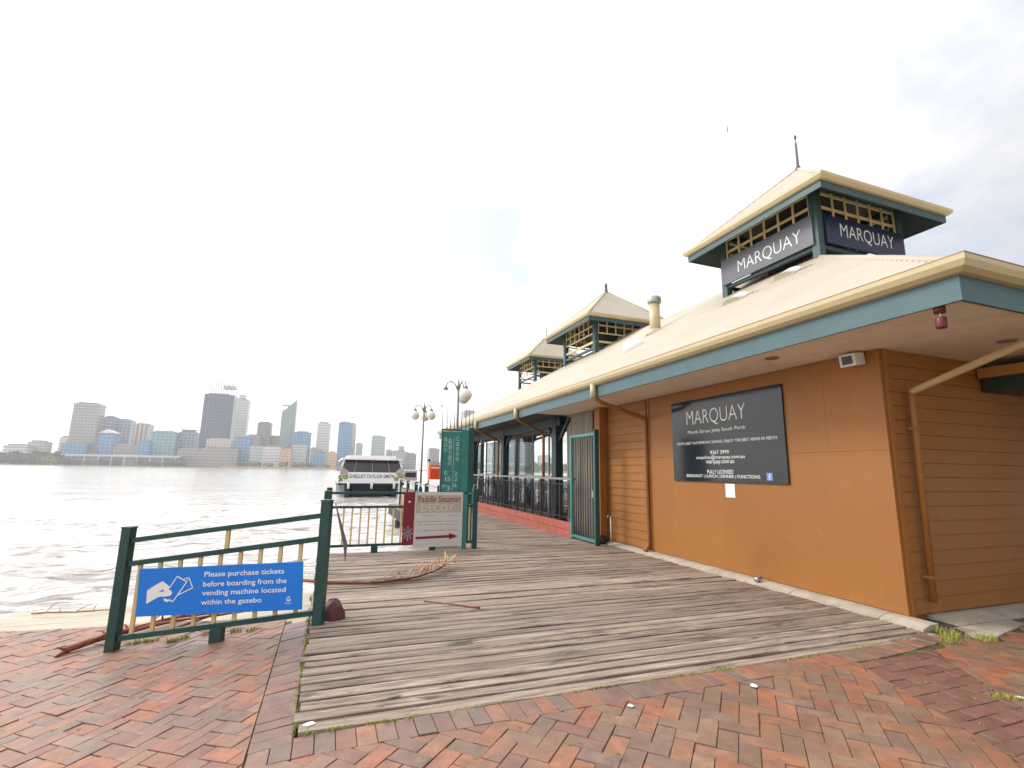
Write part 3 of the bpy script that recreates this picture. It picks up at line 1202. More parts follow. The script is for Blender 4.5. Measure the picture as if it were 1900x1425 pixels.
MB().box(EX + 0.03, EX2 - 0.03, EY + 0.03, WY + 0.02, SOF, SOF + 0.02).build('soffit', MAT['soffit'], bld)
MB().box(EX + 0.03, WX + 0.02, WY + 0.023, 12.0, SOF, SOF + 0.02).build('soffit', MAT['soffit'], bld)
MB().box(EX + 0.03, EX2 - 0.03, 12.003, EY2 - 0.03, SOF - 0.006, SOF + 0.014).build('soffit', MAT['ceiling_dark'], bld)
ring_profile([(0.0, -0.03), (0.0, 0.20), (-0.03, 0.20), (-0.03, -0.03)], EX, EX2, EY, EY2, SOF).build('fascia', MAT['teal'], bld)
ring_profile(gutter_profile(), EX - 0.002, EX2 + 0.002, EY - 0.002, EY2 + 0.002, GZ).build('gutter', MAT['cream'], bld)

ring_profile([(0.098, 0.004), (0.120, 0.002), (0.118, 0.013), (0.100, 0.014)], EX - 0.002, EX2 + 0.002, EY - 0.002, EY2 + 0.002, GZ).build('gutter_lip_strip', MAT['pipe_dark'], bld)  # thin dark brown strip round the gutter's top lip

# roof: corrugated sheets on four slopes
roof = obj('roof', None, bld)


def corrugated(p00, p10, p11, p01, name, parent, pitch=0.12, amp=0.013):
    """quad/triangle sheet with ribs running up the slope: p00-p10 along the eave, p01-p11 along the top"""
    p00, p10, p11, p01 = map(Vector, (p00, p10, p11, p01))
    e = (p10 - p00)
    L = e.length
    e.normalize()
    nrm = e.cross((p01 + p11) / 2 - (p00 + p10) / 2).normalized()
    if nrm.z < 0:
        nrm.negate()
    slope_d = nrm.cross(e).normalized()
    if slope_d.z < 0:
        slope_d.negate()
    h = (p01 - p00).dot(slope_d)
    ta, tb = (p01 - p00).dot(e), (p11 - p00).dot(e)
    n = int(L / pitch * 4)
    mb = MB()
    for i in range(n + 1):
        s = L * i / n
        w = amp * math.sin(2 * math.pi * s / pitch)
        if s < ta:
            t = s / ta * h
        elif s > tb:
            t = (L - s) / (L - tb) * h if L - tb > 1e-6 else h
        else:
            t = h
        a = p00 + e * s + nrm * w
        mb.v += [tuple(a), tuple(a + slope_d * t)]
    for i in range(n):
        mb.f.append((2 * i, 2 * i + 2, 2 * i + 3, 2 * i + 1))
    return mb.build(name, MAT['roof'], parent, True)


ez = GZ - 0.035
ra, rb = V(CXR, EY + (CXR - EX), RZ), V(CXR, EY2 - (CXR - EX), RZ)
eo = 0.06
A, B, C_, D = V(EX - eo, EY - eo, ez), V(EX2 + eo, EY - eo, ez), V(EX2 + eo, EY2 + eo, ez), V(EX - eo, EY2 + eo, ez)
corrugated(A, D, rb, ra, 'roof_slope', roof)
corrugated(A, B, ra, ra, 'roof_slope', roof)
corrugated(B, C_, rb, ra, 'roof_slope', roof)
corrugated(D, C_, rb, rb, 'roof_slope', roof)
for p, q in ((A, ra), (B, ra), (C_, rb), (D, rb), (ra, rb)):
    d = (q - p).normalized()
    MB().tube([p + d * 0.12 + V(0, 0, -0.02), q + V(0, 0, -0.02)], 0.055, 8).build('hip_cap' if p != ra else 'ridge_cap', MAT['roof'], roof, True)


def roof_z(x):
    return ez + SL * (x - EX)


def on_roof(px, py):
    """sight line of a photo pixel with the left roof slope"""
    d = ray(px, py)
    # z = ez + SL*(x-EX)
    t = (ez - SL * EX - CAM.z + SL * CAM.x) / (d.z - SL * d.x)
    return CAM + d * t


# downpipes
def pipe(pts, r, name, mat, parent=bld):
    return MB().tube(pts, r, 10).build(name, mat, parent, True)


def smooth_pts(pts, k=3, cut=0.08):
    P = [Vector(p) for p in pts]
    out = [P[0]]
    for i in range(1, len(P) - 1):
        a = P[i] + (P[i - 1] - P[i]).normalized() * cut
        b = P[i] + (P[i + 1] - P[i]).normalized() * cut
        for j in range(k + 1):
            t = j / k
            out.append(a * (1 - t) ** 2 + P[i] * 2 * t * (1 - t) + b * t * t)
    out.append(P[-1])
    return out


MB().tube([(EX - 0.055, 8.60, GZ - 0.10), (EX - 0.055, 8.60, SOF - 0.04)], 0.062, 10).build('pipe_outlet', MAT['cream'], bld, True)
pipe(smooth_pts([(EX - 0.03, 8.60, SOF - 0.02), (EX + 0.10, 8.60, SOF - 0.12), (WX - 0.05, 8.52, 2.66), (WX - 0.05, 8.52, 0.14), (WX - 0.16, 8.50, 0.06)], 4), 0.043, 'downpipe', MAT['pipe_dark'])
MB().tube([(EX - 0.055, 13.0, GZ - 0.10), (EX - 0.055, 13.0, SOF - 0.04)], 0.062, 10).build('pipe_outlet', MAT['cream'], bld, True)
pipe(smooth_pts([(EX - 0.03, 13.0, SOF - 0.02), (EX + 0.10, 13.0, SOF - 0.12), (5.80, 13.15, 2.66), (5.80, 13.15, 0.4)], 4), 0.043, 'downpipe', MAT['pipe_dark'])
MB().tube([(EX - 0.055, 17.1, GZ - 0.10), (EX - 0.055, 17.1, SOF - 0.04)], 0.062, 10).build('pipe_outlet', MAT['cream'], bld, True)
pipe(smooth_pts([(EX - 0.03, 17.1, SOF - 0.02), (EX + 0.10, 17.1, SOF - 0.12), (5.80, 17.25, 2.66), (5.80, 17.25, 0.4)], 4), 0.043, 'downpipe', MAT['pipe_dark'])
p_wall = at(1690, 727, 1, WY - 0.075)
p_eave = at(1960, 610, 1, EY + 0.10)
pipe([p_eave, p_wall + (p_eave - p_wall).normalized() * 0.02, p_wall + V(0, 0, -0.012)], 0.040, 'downpipe', MAT['cream_pipe'])
pipe([p_wall + V(0.0, 0, -0.014), p_wall + V(0.0, 0, -0.10), (p_wall.x - 0.07, WY - 0.075, 0.20)], 0.036, 'downpipe', MAT['orange'])
for z in (0.45, 2.1):
    xs_ = p_wall.x - 0.07 * (2.5 - z) / 2.3
    MB().box(xs_ - 0.045, xs_ + 0.045, WY - 0.118, WY - 0.02, z, z + 0.03).build('pipe_strap', MAT['orange'], bld)

# porch roof butting against the end wall on the right
MB().box(7.95, 14.0, -4.0, WY - 0.03, 2.66, 2.83).build('porch_fascia', MAT['column'], bld)
MB().box(7.87, 14.1, -4.1, WY - 0.035, 2.834, 2.96).build('porch_gutter', MAT['orange_pipe'], bld)

# entrance side: orange column, corrugated screen, gate, red timber base, terrace
MB().box(5.86, 6.02, 10.07, 10.30, 0.0, SOF - 0.01).build('entrance_column', MAT['orange'], bld)
MB().box(6.03, 6.10, 10.06, 10.62, 0.0, SOF - 0.011).build('entrance_reveal', MAT['pipe_dark'], bld)
scr = MB()
for i in range(0, 91):
    yy = 10.63 + i * 0.015
    xx = 6.0 + 0.022 * math.sin(i * math.pi / 3)
    scr.v += [(xx, yy, 0.0), (xx, yy, SOF - 0.012)]
for i in range(90):
    scr.f.append((2 * i, 2 * i + 2, 2 * i + 3, 2 * i + 1))
scr.build('corrugated_screen', paint('grey_brown_corrugated_sheet', (0.33, 0.275, 0.225), 0.5, 0.4, 1.0, (1, 14, 0.3)), bld)
MB().box(6.05, WX2, 12.02, 12.14, 0.0, SOF - 0.012).build('terrace_wall', MAT['taupe'], bld)
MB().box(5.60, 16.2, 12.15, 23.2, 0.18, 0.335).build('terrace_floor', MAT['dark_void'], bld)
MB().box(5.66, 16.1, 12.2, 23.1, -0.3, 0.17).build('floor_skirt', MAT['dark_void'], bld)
for y0, y1 in ((10.95, 15.2), (15.205, 19.4), (19.405, 23.2)):
    MB().box(5.54, 5.60, y0, y1, 0.0, 0.17).build('base_board', MAT['red_base'], bld)
    MB().box(5.55, 5.60, y0, y1, 0.178, 0.352).build('base_board', MAT['red_base'], bld)
for yc in (12.55, 16.95, 20.9, 23.0):
    MB().box(5.84, 6.06, yc - 0.14, yc + 0.14, 0.34, SOF - 0.01).build('terrace_column', MAT['column'], bld)
    MB().box(5.80, 6.10, yc - 0.18, yc + 0.18, 0.336, 0.50).build('column_base', MAT['column'], bld)
    MB().bar((5.95, yc + 0.1, 2.35), (5.95, yc + 0.75, SOF - 0.1), 0.07, 0.09).build('column_brace', MAT['column'], bld)
    MB().bar((5.95, yc - 0.1, 2.35), (5.95, yc - 0.75, SOF - 0.1), 0.07, 0.09).build('column_brace', MAT['column'], bld)
for yc in (12.6, 16.95, 20.9, 23.0):
    MB().box(15.4, 15.6, yc - 0.12, yc + 0.12, 0.34, SOF - 0.01).build('terrace_column', MAT['column'], bld)
MB().box(5.86, 6.04, 12.2, 23.1, SOF - 0.26, SOF - 0.02).build('terrace_beam', MAT['column'], bld)
# glazing set back behind the balustrade
spans = [(12.75, 14.1), (14.16, 15.4), (15.46, 16.75), (17.15, 18.4), (18.46, 19.6), (19.66, 20.7), (21.1, 22.8)]
for y0, y1 in spans:
    gp = MB().box(6.42, 6.432, y0, y1, 0.45, 2.74).build('window_pane', MAT['glass'], bld)
    MB().box(6.40, 6.45, y1 + 0.004, y1 + 0.052, 0.336, 2.80).build('mullion', MAT['taupe'], gp)
    MB().box(6.40, 6.45, y0, y1, 1.40, 1.44).build('transom', MAT['galv'], gp)
MB().box(6.395, 6.455, 12.5, 22.9, 2.80, 2.87).build('window_head', MAT['taupe'], bld)
MB().box(8.9, 9.3, 14.5, 15.6, 0.337, 2.9).build('inner_pier', MAT['grey_panel'], bld)
MB().box(11.5, 12.1, 17.5, 19.0, 0.337, 2.9).build('inner_pier', MAT['grey_panel'], bld)

# balustrade along the terrace
MB().box(5.60, 5.70, 10.98, 23.15, 1.36, 1.41).build('top_rail', MAT['taupe'], bld)
bal = random.Random(2)
yb = 11.1
while yb < 23.1:
    MB().box(5.625, 5.665, yb - 0.02, yb + 0.02, 0.34, 1.358).build('baluster_post', MAT['black_metal'], bld)
    pan = MB()
    for k in range(1, 6):
        yy = yb + k * 0.62 / 6
        if yy < 23.1:
            pan.box(5.64, 5.652, yy - 0.006, yy + 0.006, 0.46, 1.24)
    pan.box(5.636, 5.656, yb + 0.021, min(yb + 0.598, 23.1), 1.24, 1.262)
    pan.box(5.636, 5.656, yb + 0.021, min(yb + 0.598, 23.1), 0.44, 0.46)
    pts = [(5.63, yb + 0.31 + 0.15 * math.cos(t), 0.84 + 0.30 * math.sin(t)) for t in np.linspace(0, 6.283, 15)]
    pan.tube(pts, 0.009, 5, False)
    pan.build('baluster_panel', MAT['black_metal'], bld)
    yb += 0.62

# cupolas on the ridge
def cupola(parent, cx, cy, zb, signs, far=False):
    """lantern of four posts with lattice and a steep hipped cap; zb = shift of all heights"""
    c = obj('cupola', None, parent)
    H = 1.31
    top = 7.74 + zb
    for sx in (-1, 1):
        for sy in (-1, 1):
            MB().box(cx + sx * H - 0.085, cx + sx * H + 0.085, cy + sy * H - 0.085, cy + sy * H + 0.085, 5.75 + zb, top).build('post', MAT['teal_dark'], c)
    inner = H - 0.088
    lat_bot = 7.12 if signs else 7.00
    for ax, sg in ((0, -1), (1, -1), (0, 1), (1, 1)):
        def bx(a0, a1, t0, t1, z0, z1):
            # a: along the face, t: offset across it
            if ax == 0:
                return MB().box(cx + sg * H + t0, cx + sg * H + t1, cy + a0, cy + a1, z0 + zb, z1 + zb)
            return MB().box(cx + a0, cx + a1, cy + sg * H + t0, cy + sg * H + t1, z0 + zb, z1 + zb)
        bx(-inner, inner, -0.06, 0.06, 7.735, 7.86).build('head_beam', MAT['teal_dark'], c)
        bx(-inner, inner, -0.05, 0.05, 6.36, 6.44).build('sill_beam', MAT['teal_dark'], c)
        z0 = lat_bot - (0.02 if signs else 0.0)
        for zz in ((7.69, 7.36) if signs else (7.68, 7.34, 7.02)):
            bx(-inner, inner, -0.018, 0.018, zz - 0.027, zz + 0.027).build('lattice_rail', MAT['lattice'], c)
        nv = 6
        for i in range(nv + 1):
            a = -inner + 0.022 + (2 * inner - 0.044) * i / nv
            bx(a - 0.025, a + 0.025, -0.041, -0.0185, 6.98 if not signs else 7.16, 7.73).build('lattice_bar', MAT['lattice'], c)
        if not signs:
            bx(-inner, inner, -0.03, 0.03, 6.62, 6.70).build('lattice_rail', MAT['lattice'], c)
    # dark lining under the cap, and an added core that darkens the lattice openings
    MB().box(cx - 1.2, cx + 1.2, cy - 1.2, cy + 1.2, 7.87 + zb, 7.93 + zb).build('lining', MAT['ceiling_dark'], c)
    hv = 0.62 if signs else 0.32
    MB().box(cx - hv, cx + hv, cy - hv, cy + hv, 6.5 + zb, 7.86 + zb).build('lattice_dark_core', MAT['dark_void'], c)
    # eaves
    E_ = 1.97
    gz = 7.57 + zb
    ring_profile([(0.0, -0.29), (0.0, -0.02), (-0.03, -0.02), (-0.03, -0.29)], cx - E_, cx + E_, cy - E_, cy + E_, gz).build('fascia', MAT['teal_dark'], c)
    ring_profile([(0.0, -0.13), (0.05, -0.12), (0.10, -0.06), (0.105, 0.0), (0.09, 0.0), (0.0, -0.02)], cx - E_ - 0.002, cx + E_ + 0.002, cy - E_ - 0.002, cy + E_ + 0.002, gz).build('gutter', MAT['cream'], c)
    ring_profile([(0.0, -0.10), (0.0, -0.08), (-0.585, 0.39), (-0.585, 0.36)], cx - E_ + 0.04, cx + E_ - 0.04, cy - E_ + 0.04, cy + E_ - 0.04, gz - 0.16).build('soffit', MAT['column'], c)
    apex = V(cx, cy, gz + 1.80)
    K = [V(cx - E_ - 0.03, cy - E_ - 0.03, gz - 0.02), V(cx + E_ + 0.03, cy - E_ - 0.03, gz - 0.02), V(cx + E_ + 0.03, cy + E_ + 0.03, gz - 0.02), V(cx - E_ - 0.03, cy + E_ + 0.03, gz - 0.02)]
    cap = obj('cap_roof', None, c)
    for i in range(4):
        pass
    for i in range(4):
        corrugated(K[i], K[(i + 1) % 4], apex, apex, 'cap_slope', c)
        d = (apex - K[i]).normalized()
        MB().tube([K[i] + d * 0.1, apex], 0.035, 6).build('hip_cap', MAT['roof'], c, True)
    bpy.data.objects.remove(cap)
    return c, apex


CY1 = 8.33
cup1, ap1 = cupola(bld, CXR, CY1, 0.0, True)
CY2 = 17.85
cup2, ap2 = cupola(bld, CXR, CY2, 0.0, False)


def finial(parent, p, hgt, r, ball=True):
    mb = MB().lathe(p + V(0, 0, -0.06), [(r * 2.0, 0), (r * 1.6, 0.10), (r, 0.16), (r * 0.8, hgt * 0.75), (r * 0.35, hgt * 0.78), (r * 0.35, hgt * 0.86), (r * 1.0, hgt * 0.9), (r * 0.8, hgt * 0.96), (0.004, hgt)] if ball else
                    [(r * 1.5, 0), (r * 1.2, 0.12), (r, hgt * 0.6), (r * 1.2, hgt * 0.7), (r * 0.9, hgt)], 10)
    return mb.build('finial', MAT['ink'], parent, True)


finial(cup1, ap1, 1.05, 0.036)
finial(cup2, ap2, 0.42, 0.055, False)

# pavilion beyond the restaurant
pav = thing('jetty_pavilion', 'farthest small pavilion whose cream lattice cupola rises behind the main roof', 'pavilion', (12.75, 28.6, 0))
cup3, ap3 = cupola(pav, 12.75, 28.55, 0.92, False)
finial(cup3, ap3, 0.95, 0.03)
prz = 6.35
pa = [V(12.75 - 3.6, 28.55 - 3.6, 5.0), V(12.75 + 3.6, 28.55 - 3.6, 5.0), V(12.75 + 3.6, 28.55 + 3.6, 5.0), V(12.75 - 3.6, 28.55 + 3.6, 5.0)]
pt = V(12.75, 28.55, 7.15)
for i in range(4):
    corrugated(pa[i], pa[(i + 1) % 4], pt, pt, 'roof_slope', pav)
for sx in (-1, 1):
    for sy in (-1, 1):
        MB().box(12.75 + sx * 3.2 - 0.1, 12.75 + sx * 3.2 + 0.1, 28.55 + sy * 3.2 - 0.1, 28.55 + sy * 3.2 + 0.1, 0.0, 5.25).build('post', MAT['teal'], pav)

# cupola sign boards
for ax, name, mat, lab in ((0, 'cupola_sign', MAT['sign_grey'], 'slate grey name board on the left face of the nearest cupola'),
                           (1, 'cupola_sign', MAT['sign_blue_dark'], 'navy blue name board on the front face of the nearest cupola')):
    if ax == 0:
        s = MB().box(CXR - 1.31 - 0.13, CXR - 1.31 - 0.09, CY1 - 1.30, CY1 + 1.33, 6.44, 7.12).build(name, mat, None, label=lab, category='sign', group='name boards on the cupola')
        text('lettering', 'MARQUAY', MAT['white_print'], s, (CXR - 1.31 - 0.1305, CY1 - 0.12, 6.74), (0, -1, 0), (0, 0, 1), 1.80, 0.36, 0.004, -0.012)
    else:
        s = MB().box(CXR - 1.20, CXR + 1.30, CY1 - 1.31 - 0.13, CY1 - 1.31 - 0.09, 6.46, 7.11).build(name, mat, None, label=lab, category='sign', group='name boards on the cupola')
        text('lettering', 'MARQUAY', MAT['white_print'], s, (CXR + 0.08, CY1 - 1.31 - 0.1305, 6.80), (1, 0, 0), (0, 0, 1), 1.72, 0.36, 0.004, -0.012)

# flue and roof fittings
fp = on_roof(1216, 616)
fl = thing('roof_flue', 'tall cream flue pipe with grey cowl standing on the roof slope', 'flue', (fp.x, fp.y, roof_z(fp.x)))
MB().tube([(fp.x, fp.y, roof_z(fp.x) - 0.1), (fp.x, fp.y, roof_z(fp.x) + 0.85)], 0.15, 14).build('pipe', MAT['cream'], fl, True)
MB().lathe((fp.x, fp.y, roof_z(fp.x) + 0.86), [(0.19, 0), (0.20, 0.02), (0.20, 0.15), (0.17, 0.19), (0.02, 0.22)], 14).build('cowl', MAT['galv'], fl, True)
MB().lathe((fp.x, fp.y, roof_z(fp.x) - 0.14), [(0.30, 0.0), (0.26, 0.12), (0.16, 0.22)], 12).build('flashing', MAT['roof'], fl, True)
slope_u = V(1, 0, SL).normalized()
slope_n = V(-SL, 0, 1).normalized()
for (px_, py_), half, lab in (((1462, 512), 0.24, 'low curved vent hood on the roof just under the nearest cupola'),
                              ((1366, 558), 0.26, 'low curved vent hood on the roof at the cupola back corner')):
    c0 = on_roof(px_, py_)
    mb = MB()
    n = 9
    for i in range(n):
        t = math.pi * i / (n - 1)
        for s in (-1, 1):
            mb.v.append(tuple(c0 + V(0, 1, 0) * (half * math.cos(t)) + slope_u * (0.16 * s) + slope_n * (0.015 + 0.11 * math.sin(t))))
    for i in range(n - 1):
        mb.f.append((2 * i, 2 * i + 2, 2 * i + 3, 2 * i + 1))
    mb.f.append(tuple(range(0, 2 * n, 2)))
    mb.f.append(tuple(range(1, 2 * n, 2))[::-1])
    v0 = thing('roof_vent', lab, 'vent', c0, 'vent hoods on the roof')
    mb.build('hood', MAT['offwhite'], v0, True)
    mb2 = MB().obox(c0 + slope_n * 0.022, V(0, 1, 0), slope_u, slope_n, half * 1.25, 0.20, 0.012)
    mb2.build('flashing', MAT['roof'], v0)
    MB().tube([c0 + V(0, -half * 1.2, 0) + slope_n * 0.03, c0 + V(0, -half * 2.4, 0) + slope_n * 0.025], 0.012, 5).build('cable', MAT['galv'], v0)
dp = on_roof(1178, 646)
dm = MB()
dm.lathe(dp + V(0, 0, -0.15), [(0.30, 0), (0.30, 0.20), (0.26, 0.28), (0.16, 0.34), (0.02, 0.36)], 16)
dm.build('roof_dome', MAT['white'], None, True, label='white domed roof ventilator beside the second cupola', category='vent')

# ------------------------------------------------------------------ signs and fittings on the side wall
SGX = WX - 0.03
sg = thing('wall_sign', 'large glossy charcoal restaurant sign board on the orange side wall', 'sign', (SGX, 6.46, 1.43))
sy0, sy1, sz0, sz1 = 5.24, 7.70, 1.43, 2.86
MB().box(SGX, WX - 0.003, sy0, sy1, sz0, sz1).build('panel', MAT['sign_navy'], sg)


def wtext(s, cy, cz, w, h, thin=0.0, mat=None, **k):
    text('lettering', s, mat or MAT['white_print'], sg, (SGX - 0.0005, cy, cz), (0, -1, 0), (0, 0, 1), w, h, 0.003, thin, **k)


wtext('MARQUAY', 6.60, 2.52, 1.36, 0.29, -0.014)
wtext('Mends Street Jetty South Perth', 6.60, 2.28, 1.32, 0.075)
wtext("PERTH'S BEST WATERFRONT DINING | ENJOY THE BEST VIEWS IN PERTH", 6.47, 2.085, 2.20, 0.062)
wtext('9367 3999', 6.52, 1.915, 0.42, 0.06)
wtext('enquiries@marquay.com.au', 6.53, 1.83, 1.08, 0.075)
wtext('marquay.com.au', 6.52, 1.745, 0.62, 0.07)
wtext('FULLY LICENSED', 6.53, 1.595, 0.58, 0.062)
wtext('BREAKFAST | LUNCH | DINNER | FUNCTIONS', 6.53, 1.515, 1.62, 0.066)
MB().box(SGX - 0.003, SGX - 0.0005, 5.50, 5.60, 1.475, 1.585).build('emblem', MAT['fb_blue'], sg)
text('emblem_mark', 'f', MAT['white_print'], sg, (SGX - 0.003, 5.545, 1.525), (0, -1, 0), (0, 0, 1), 0.035, 0.085, 0.002)
pap = MB()
pap.box(WX - 0.006, WX - 0.002, 6.26, 6.46, 1.19, 1.405)
pap.build('paper_notice', MAT['paper'], None, label='small white paper notice taped under the charcoal wall sign', category='notice')

fl_ = thing('flood_light', 'small white flood light box under the soffit near the wall corner', 'light', (WX, 4.12, 2.95))
MB().obox((WX - 0.10, 4.13, 2.97), V(1, 0, 0.15).normalized(), (0, 1, 0), V(-0.15, 0, 1).normalized(), 0.085, 0.10, 0.075).build('housing', MAT['offwhite'], fl_)
MB().obox((WX - 0.187, 4.13, 2.957), V(1, 0, 0.15).normalized(), (0, 1, 0), V(-0.15, 0, 1).normalized(), 0.004, 0.062, 0.05).build('lens', MAT['hull_blue'], fl_)
MB().box(WX - 0.03, WX - 0.002, 4.09, 4.17, 2.98, 3.055).build('bracket', MAT['offwhite'], fl_)

hp = at(1742, 566, 2, SOF)
ht = thing('eave_lamp', 'dark red cylinder lamp hanging under the corner of the eaves', 'lamp', (hp.x, hp.y, SOF))
MB().lathe((hp.x, hp.y, SOF - 0.075), [(0.045, 0), (0.045, 0.073)], 14).build('mount', MAT['red_lamp'], ht, True)
MB().tube([(hp.x, hp.y, SOF - 0.076), (hp.x, hp.y, SOF - 0.115)], 0.009, 8).build('stem', MAT['galv'], ht)
MB().lathe((hp.x, hp.y, SOF - 0.215), [(0.038, 0), (0.042, 0.01), (0.042, 0.09), (0.036, 0.10)], 14).build('lamp_body', MAT['red_lamp'], ht, True)
for px_, py_, lab in ((1432, 664, 'round flush downlight in the soffit above the charcoal sign'), (1868, 632, 'round flush downlight in the soffit above the dark end wall')):
    q = at(px_, py_, 2, SOF)
    MB().lathe((q.x, q.y, SOF - 0.012), [(0.075, 0.004), (0.085, 0.0), (0.09, 0.0115)], 18).build('downlight', MAT['taupe'], None, True, label=lab, category='light', group='flush downlights in the soffit')

# black bin and tap pipe at the entrance column
MB().lathe((5.80, 9.98, 0.0), [(0.13, 0.0), (0.15, 0.02), (0.16, 0.16), (0.15, 0.17)], 14).build('rubber_stop', MAT['black_metal'], None, True, label='low black round drum at the foot of the orange entrance column', category='drum')
sp_ = thing('kerb_spout', 'small grey pipe spout lying on the concrete kerb below the charcoal sign', 'spout', (5.93, 5.78, 0.06))
MB().tube([(5.99, 5.80, 0.085), (5.90, 5.77, 0.07)], 0.028, 10).build('pipe', MAT['grey_panel'], sp_, True)
MB().tube([(5.90, 5.77, 0.07), (5.885, 5.765, 0.068)], 0.036, 10).build('collar', MAT['galv'], sp_, True)
tb = thing('standpipe', 'thin white standpipe with tap beside the weatherboard wall', 'pipe', (5.99, 9.86, 0.0))
MB().tube([(5.99, 9.86, 0.03), (5.99, 9.86, 0.60)], 0.016, 8).build('pipe', MAT['offwhite'], tb, True)
MB().tube([(5.99, 9.86, 0.60), (5.93, 9.86, 0.61), (5.90, 9.86, 0.57)], 0.016, 8).build('tap', MAT['galv'], tb, True)

# ------------------------------------------------------------------ side gate leaf folded against the screen
gt = thing('steel_gate', 'tall turquoise steel bar gate folded open against the corrugated screen', 'gate', (5.55, 10.3, 0.0))
gy0, gy1, gz0, gz1 = 9.76, 10.90, 0.05, 2.44
for yy in (gy0, gy1):
    MB().box(5.53, 5.58, yy - 0.03, yy + 0.03, 0.01, gz1).build('stile', MAT['gate_green'], gt)
for zz in (gz0 + 0.03, gz1 - 0.03):
    MB().box(5.535, 5.575, gy0 + 0.031, gy1 - 0.031, zz - 0.03, zz + 0.03).build('rail', MAT['gate_green'], gt)
for k in range(1, 10):
    yy = gy0 + (gy1 - gy0) * k / 10
    MB().box(5.547, 5.563, yy - 0.008, yy + 0.008, gz0 + 0.061, gz1 - 0.061).build('bar', MAT['column'], gt)
MB().box(5.52, 5.59, gy0 + 0.032, gy0 + 0.12, 1.0, 1.16).build('latch', MAT['taupe'], gt)
MB().box(5.50, 5.60, 9.66, 9.72, 0.0, 2.5).build('hinge_post', MAT['green'], gt)

# ------------------------------------------------------------------ railings
def lerp(a, b, t):
    return a + (b - a) * t


rl = thing('ramp_railing', 'green sloping railing with cream balusters beside the brick ramp', 'railing', (0.015, 5.656, 0))
P0, P1 = V(-1.92, 6.42, surf(-1.92, 6.42)), V(0.015, 5.656, 0.0)
rd = (P1 - P0)
rdn = V(rd.x, rd.y, 0).normalized()
for P, hh in ((P0, 1.20), (P1, 1.21)):
    MB().obox(P + V(0, 0, hh / 2 - 0.02), rdn, V(-rdn.y, rdn.x, 0), (0, 0, 1), 0.047, 0.047, hh / 2 + 0.02).build('post', MAT['green'], rl)
    MB().obox(P + V(0, 0, hh + 0.008), rdn, V(-rdn.y, rdn.x, 0), (0, 0, 1), 0.052, 0.052, 0.007).build('post_cap', MAT['green'], rl)
fence_n = V(rdn.y, -rdn.x, 0)     # towards the camera
for zz, w in ((1.07, 0.05), (0.835, 0.05), (0.115, 0.05)):
    MB().bar(P0 + rd * 0.028 + V(0, 0, zz), P1 - rd * 0.028 + V(0, 0, zz), 0.05, 0.05).build('rail', MAT['green'], rl)
for k in range(9):
    t = 0.085 + k * 0.1
    p = P0 + rd * t
    z1 = 0.81
    MB().obox(p + V(0, 0, (0.14 + z1) / 2), rdn, fence_n, (0, 0, 1), 0.019, 0.012, (z1 - 0.14) / 2).build('baluster', MAT['baluster'], rl)
p = P0 + rd * 0.51
MB().obox(p + V(0, 0, 0.953), rdn, fence_n, (0, 0, 1), 0.02, 0.013, 0.092).build('baluster', MAT['baluster'], rl)
MB().obox(p + V(0, 0, 0.03), rdn, fence_n, (0, 0, 1), 0.058, 0.04, 0.075).build('foot', MAT['green'], rl)

# blue ticket sign on the railing
so_ = P0 + rd * 0.49 + fence_n * 0.045 + V(0, 0, 0.0)
bs = thing('ticket_sign', 'bright blue ticket notice with white hand emblem on the ramp railing', 'sign', so_ + V(0, 0, 0.25))
TL, TR, BR_, BL = [None] * 4


def on_fence(px, py, off):
    """sight line with the railing's vertical plane, moved off towards the camera"""
    d = ray(px, py)
    o0 = P1 + fence_n * off
    t = (o0 - CAM).dot(fence_n) / d.dot(fence_n)
    return CAM + d * t


TL, TR, BR_, BL = [on_fence(*q, 0.045) for q in ((258, 1055), (563, 1043), (560, 1130), (254, 1145))]
su = ((TR - TL) + (BR_ - BL)) / 2
SW = su.length
su = su.normalized()
sv = fence_n.cross(su).normalized()
SH = ((TL - BL).dot(sv) + (TR - BR_).dot(sv)) / 2
sc_ = (TL + TR + BL + BR_) / 4
MB().obox(sc_, su, sv, fence_n, SW / 2, SH / 2, 0.006).build('panel', MAT['sign_blue'], bs)
s_o = sc_ - su * (SW / 2) - sv * (SH / 2) + fence_n * 0.0065


def uvp(px, py):
    """sign picture coordinates (as read off the notice) to metres"""
    u = (px - 45) / 1795 * SW
    top = 118 - 65 * (px - 45) / 1795
    v = 1 - (py - top) / 537
    return u, v * SH


hand = [uvp(*q) for q in [(150, 362), (230, 305), (312, 258), (352, 286), (398, 326), (385, 352), (416, 368), (426, 396), (405, 424), (352, 432), (300, 430), (268, 440), (210, 478), (150, 512)]]
MB().prism(hand, s_o, su, sv, 0.0015).build('hand_emblem', MAT['white_print'], bs)
fin = [uvp(*q) for q in [(336, 452), (372, 462), (400, 478), (384, 494), (346, 484)]]
MB().prism(fin, s_o, su, sv, 0.0015).build('hand_emblem', MAT['white_print'], bs)
MB().prism([uvp(*q) for q in [(278, 378), (322, 350), (342, 374)]], s_o + fence_n * 0.002, su, sv, 0.0008).build('hand_emblem_gap', MAT['sign_blue'], bs)
tk = MB()
strokes(tk, [uvp(*q) for q in [(398, 330), (472, 205), (580, 268), (440, 490), (396, 466)]], s_o, su, sv, 0.010)
strokes(tk, [uvp(*q) for q in [(552, 232), (600, 222), (648, 335), (500, 412)]], s_o, su, sv, 0.009)
strokes(tk, [uvp(*q) for q in [(545, 245), (572, 262), (590, 240)]], s_o, su, sv, 0.007)
tk.build('ticket_emblem', MAT['white_print'], bs)
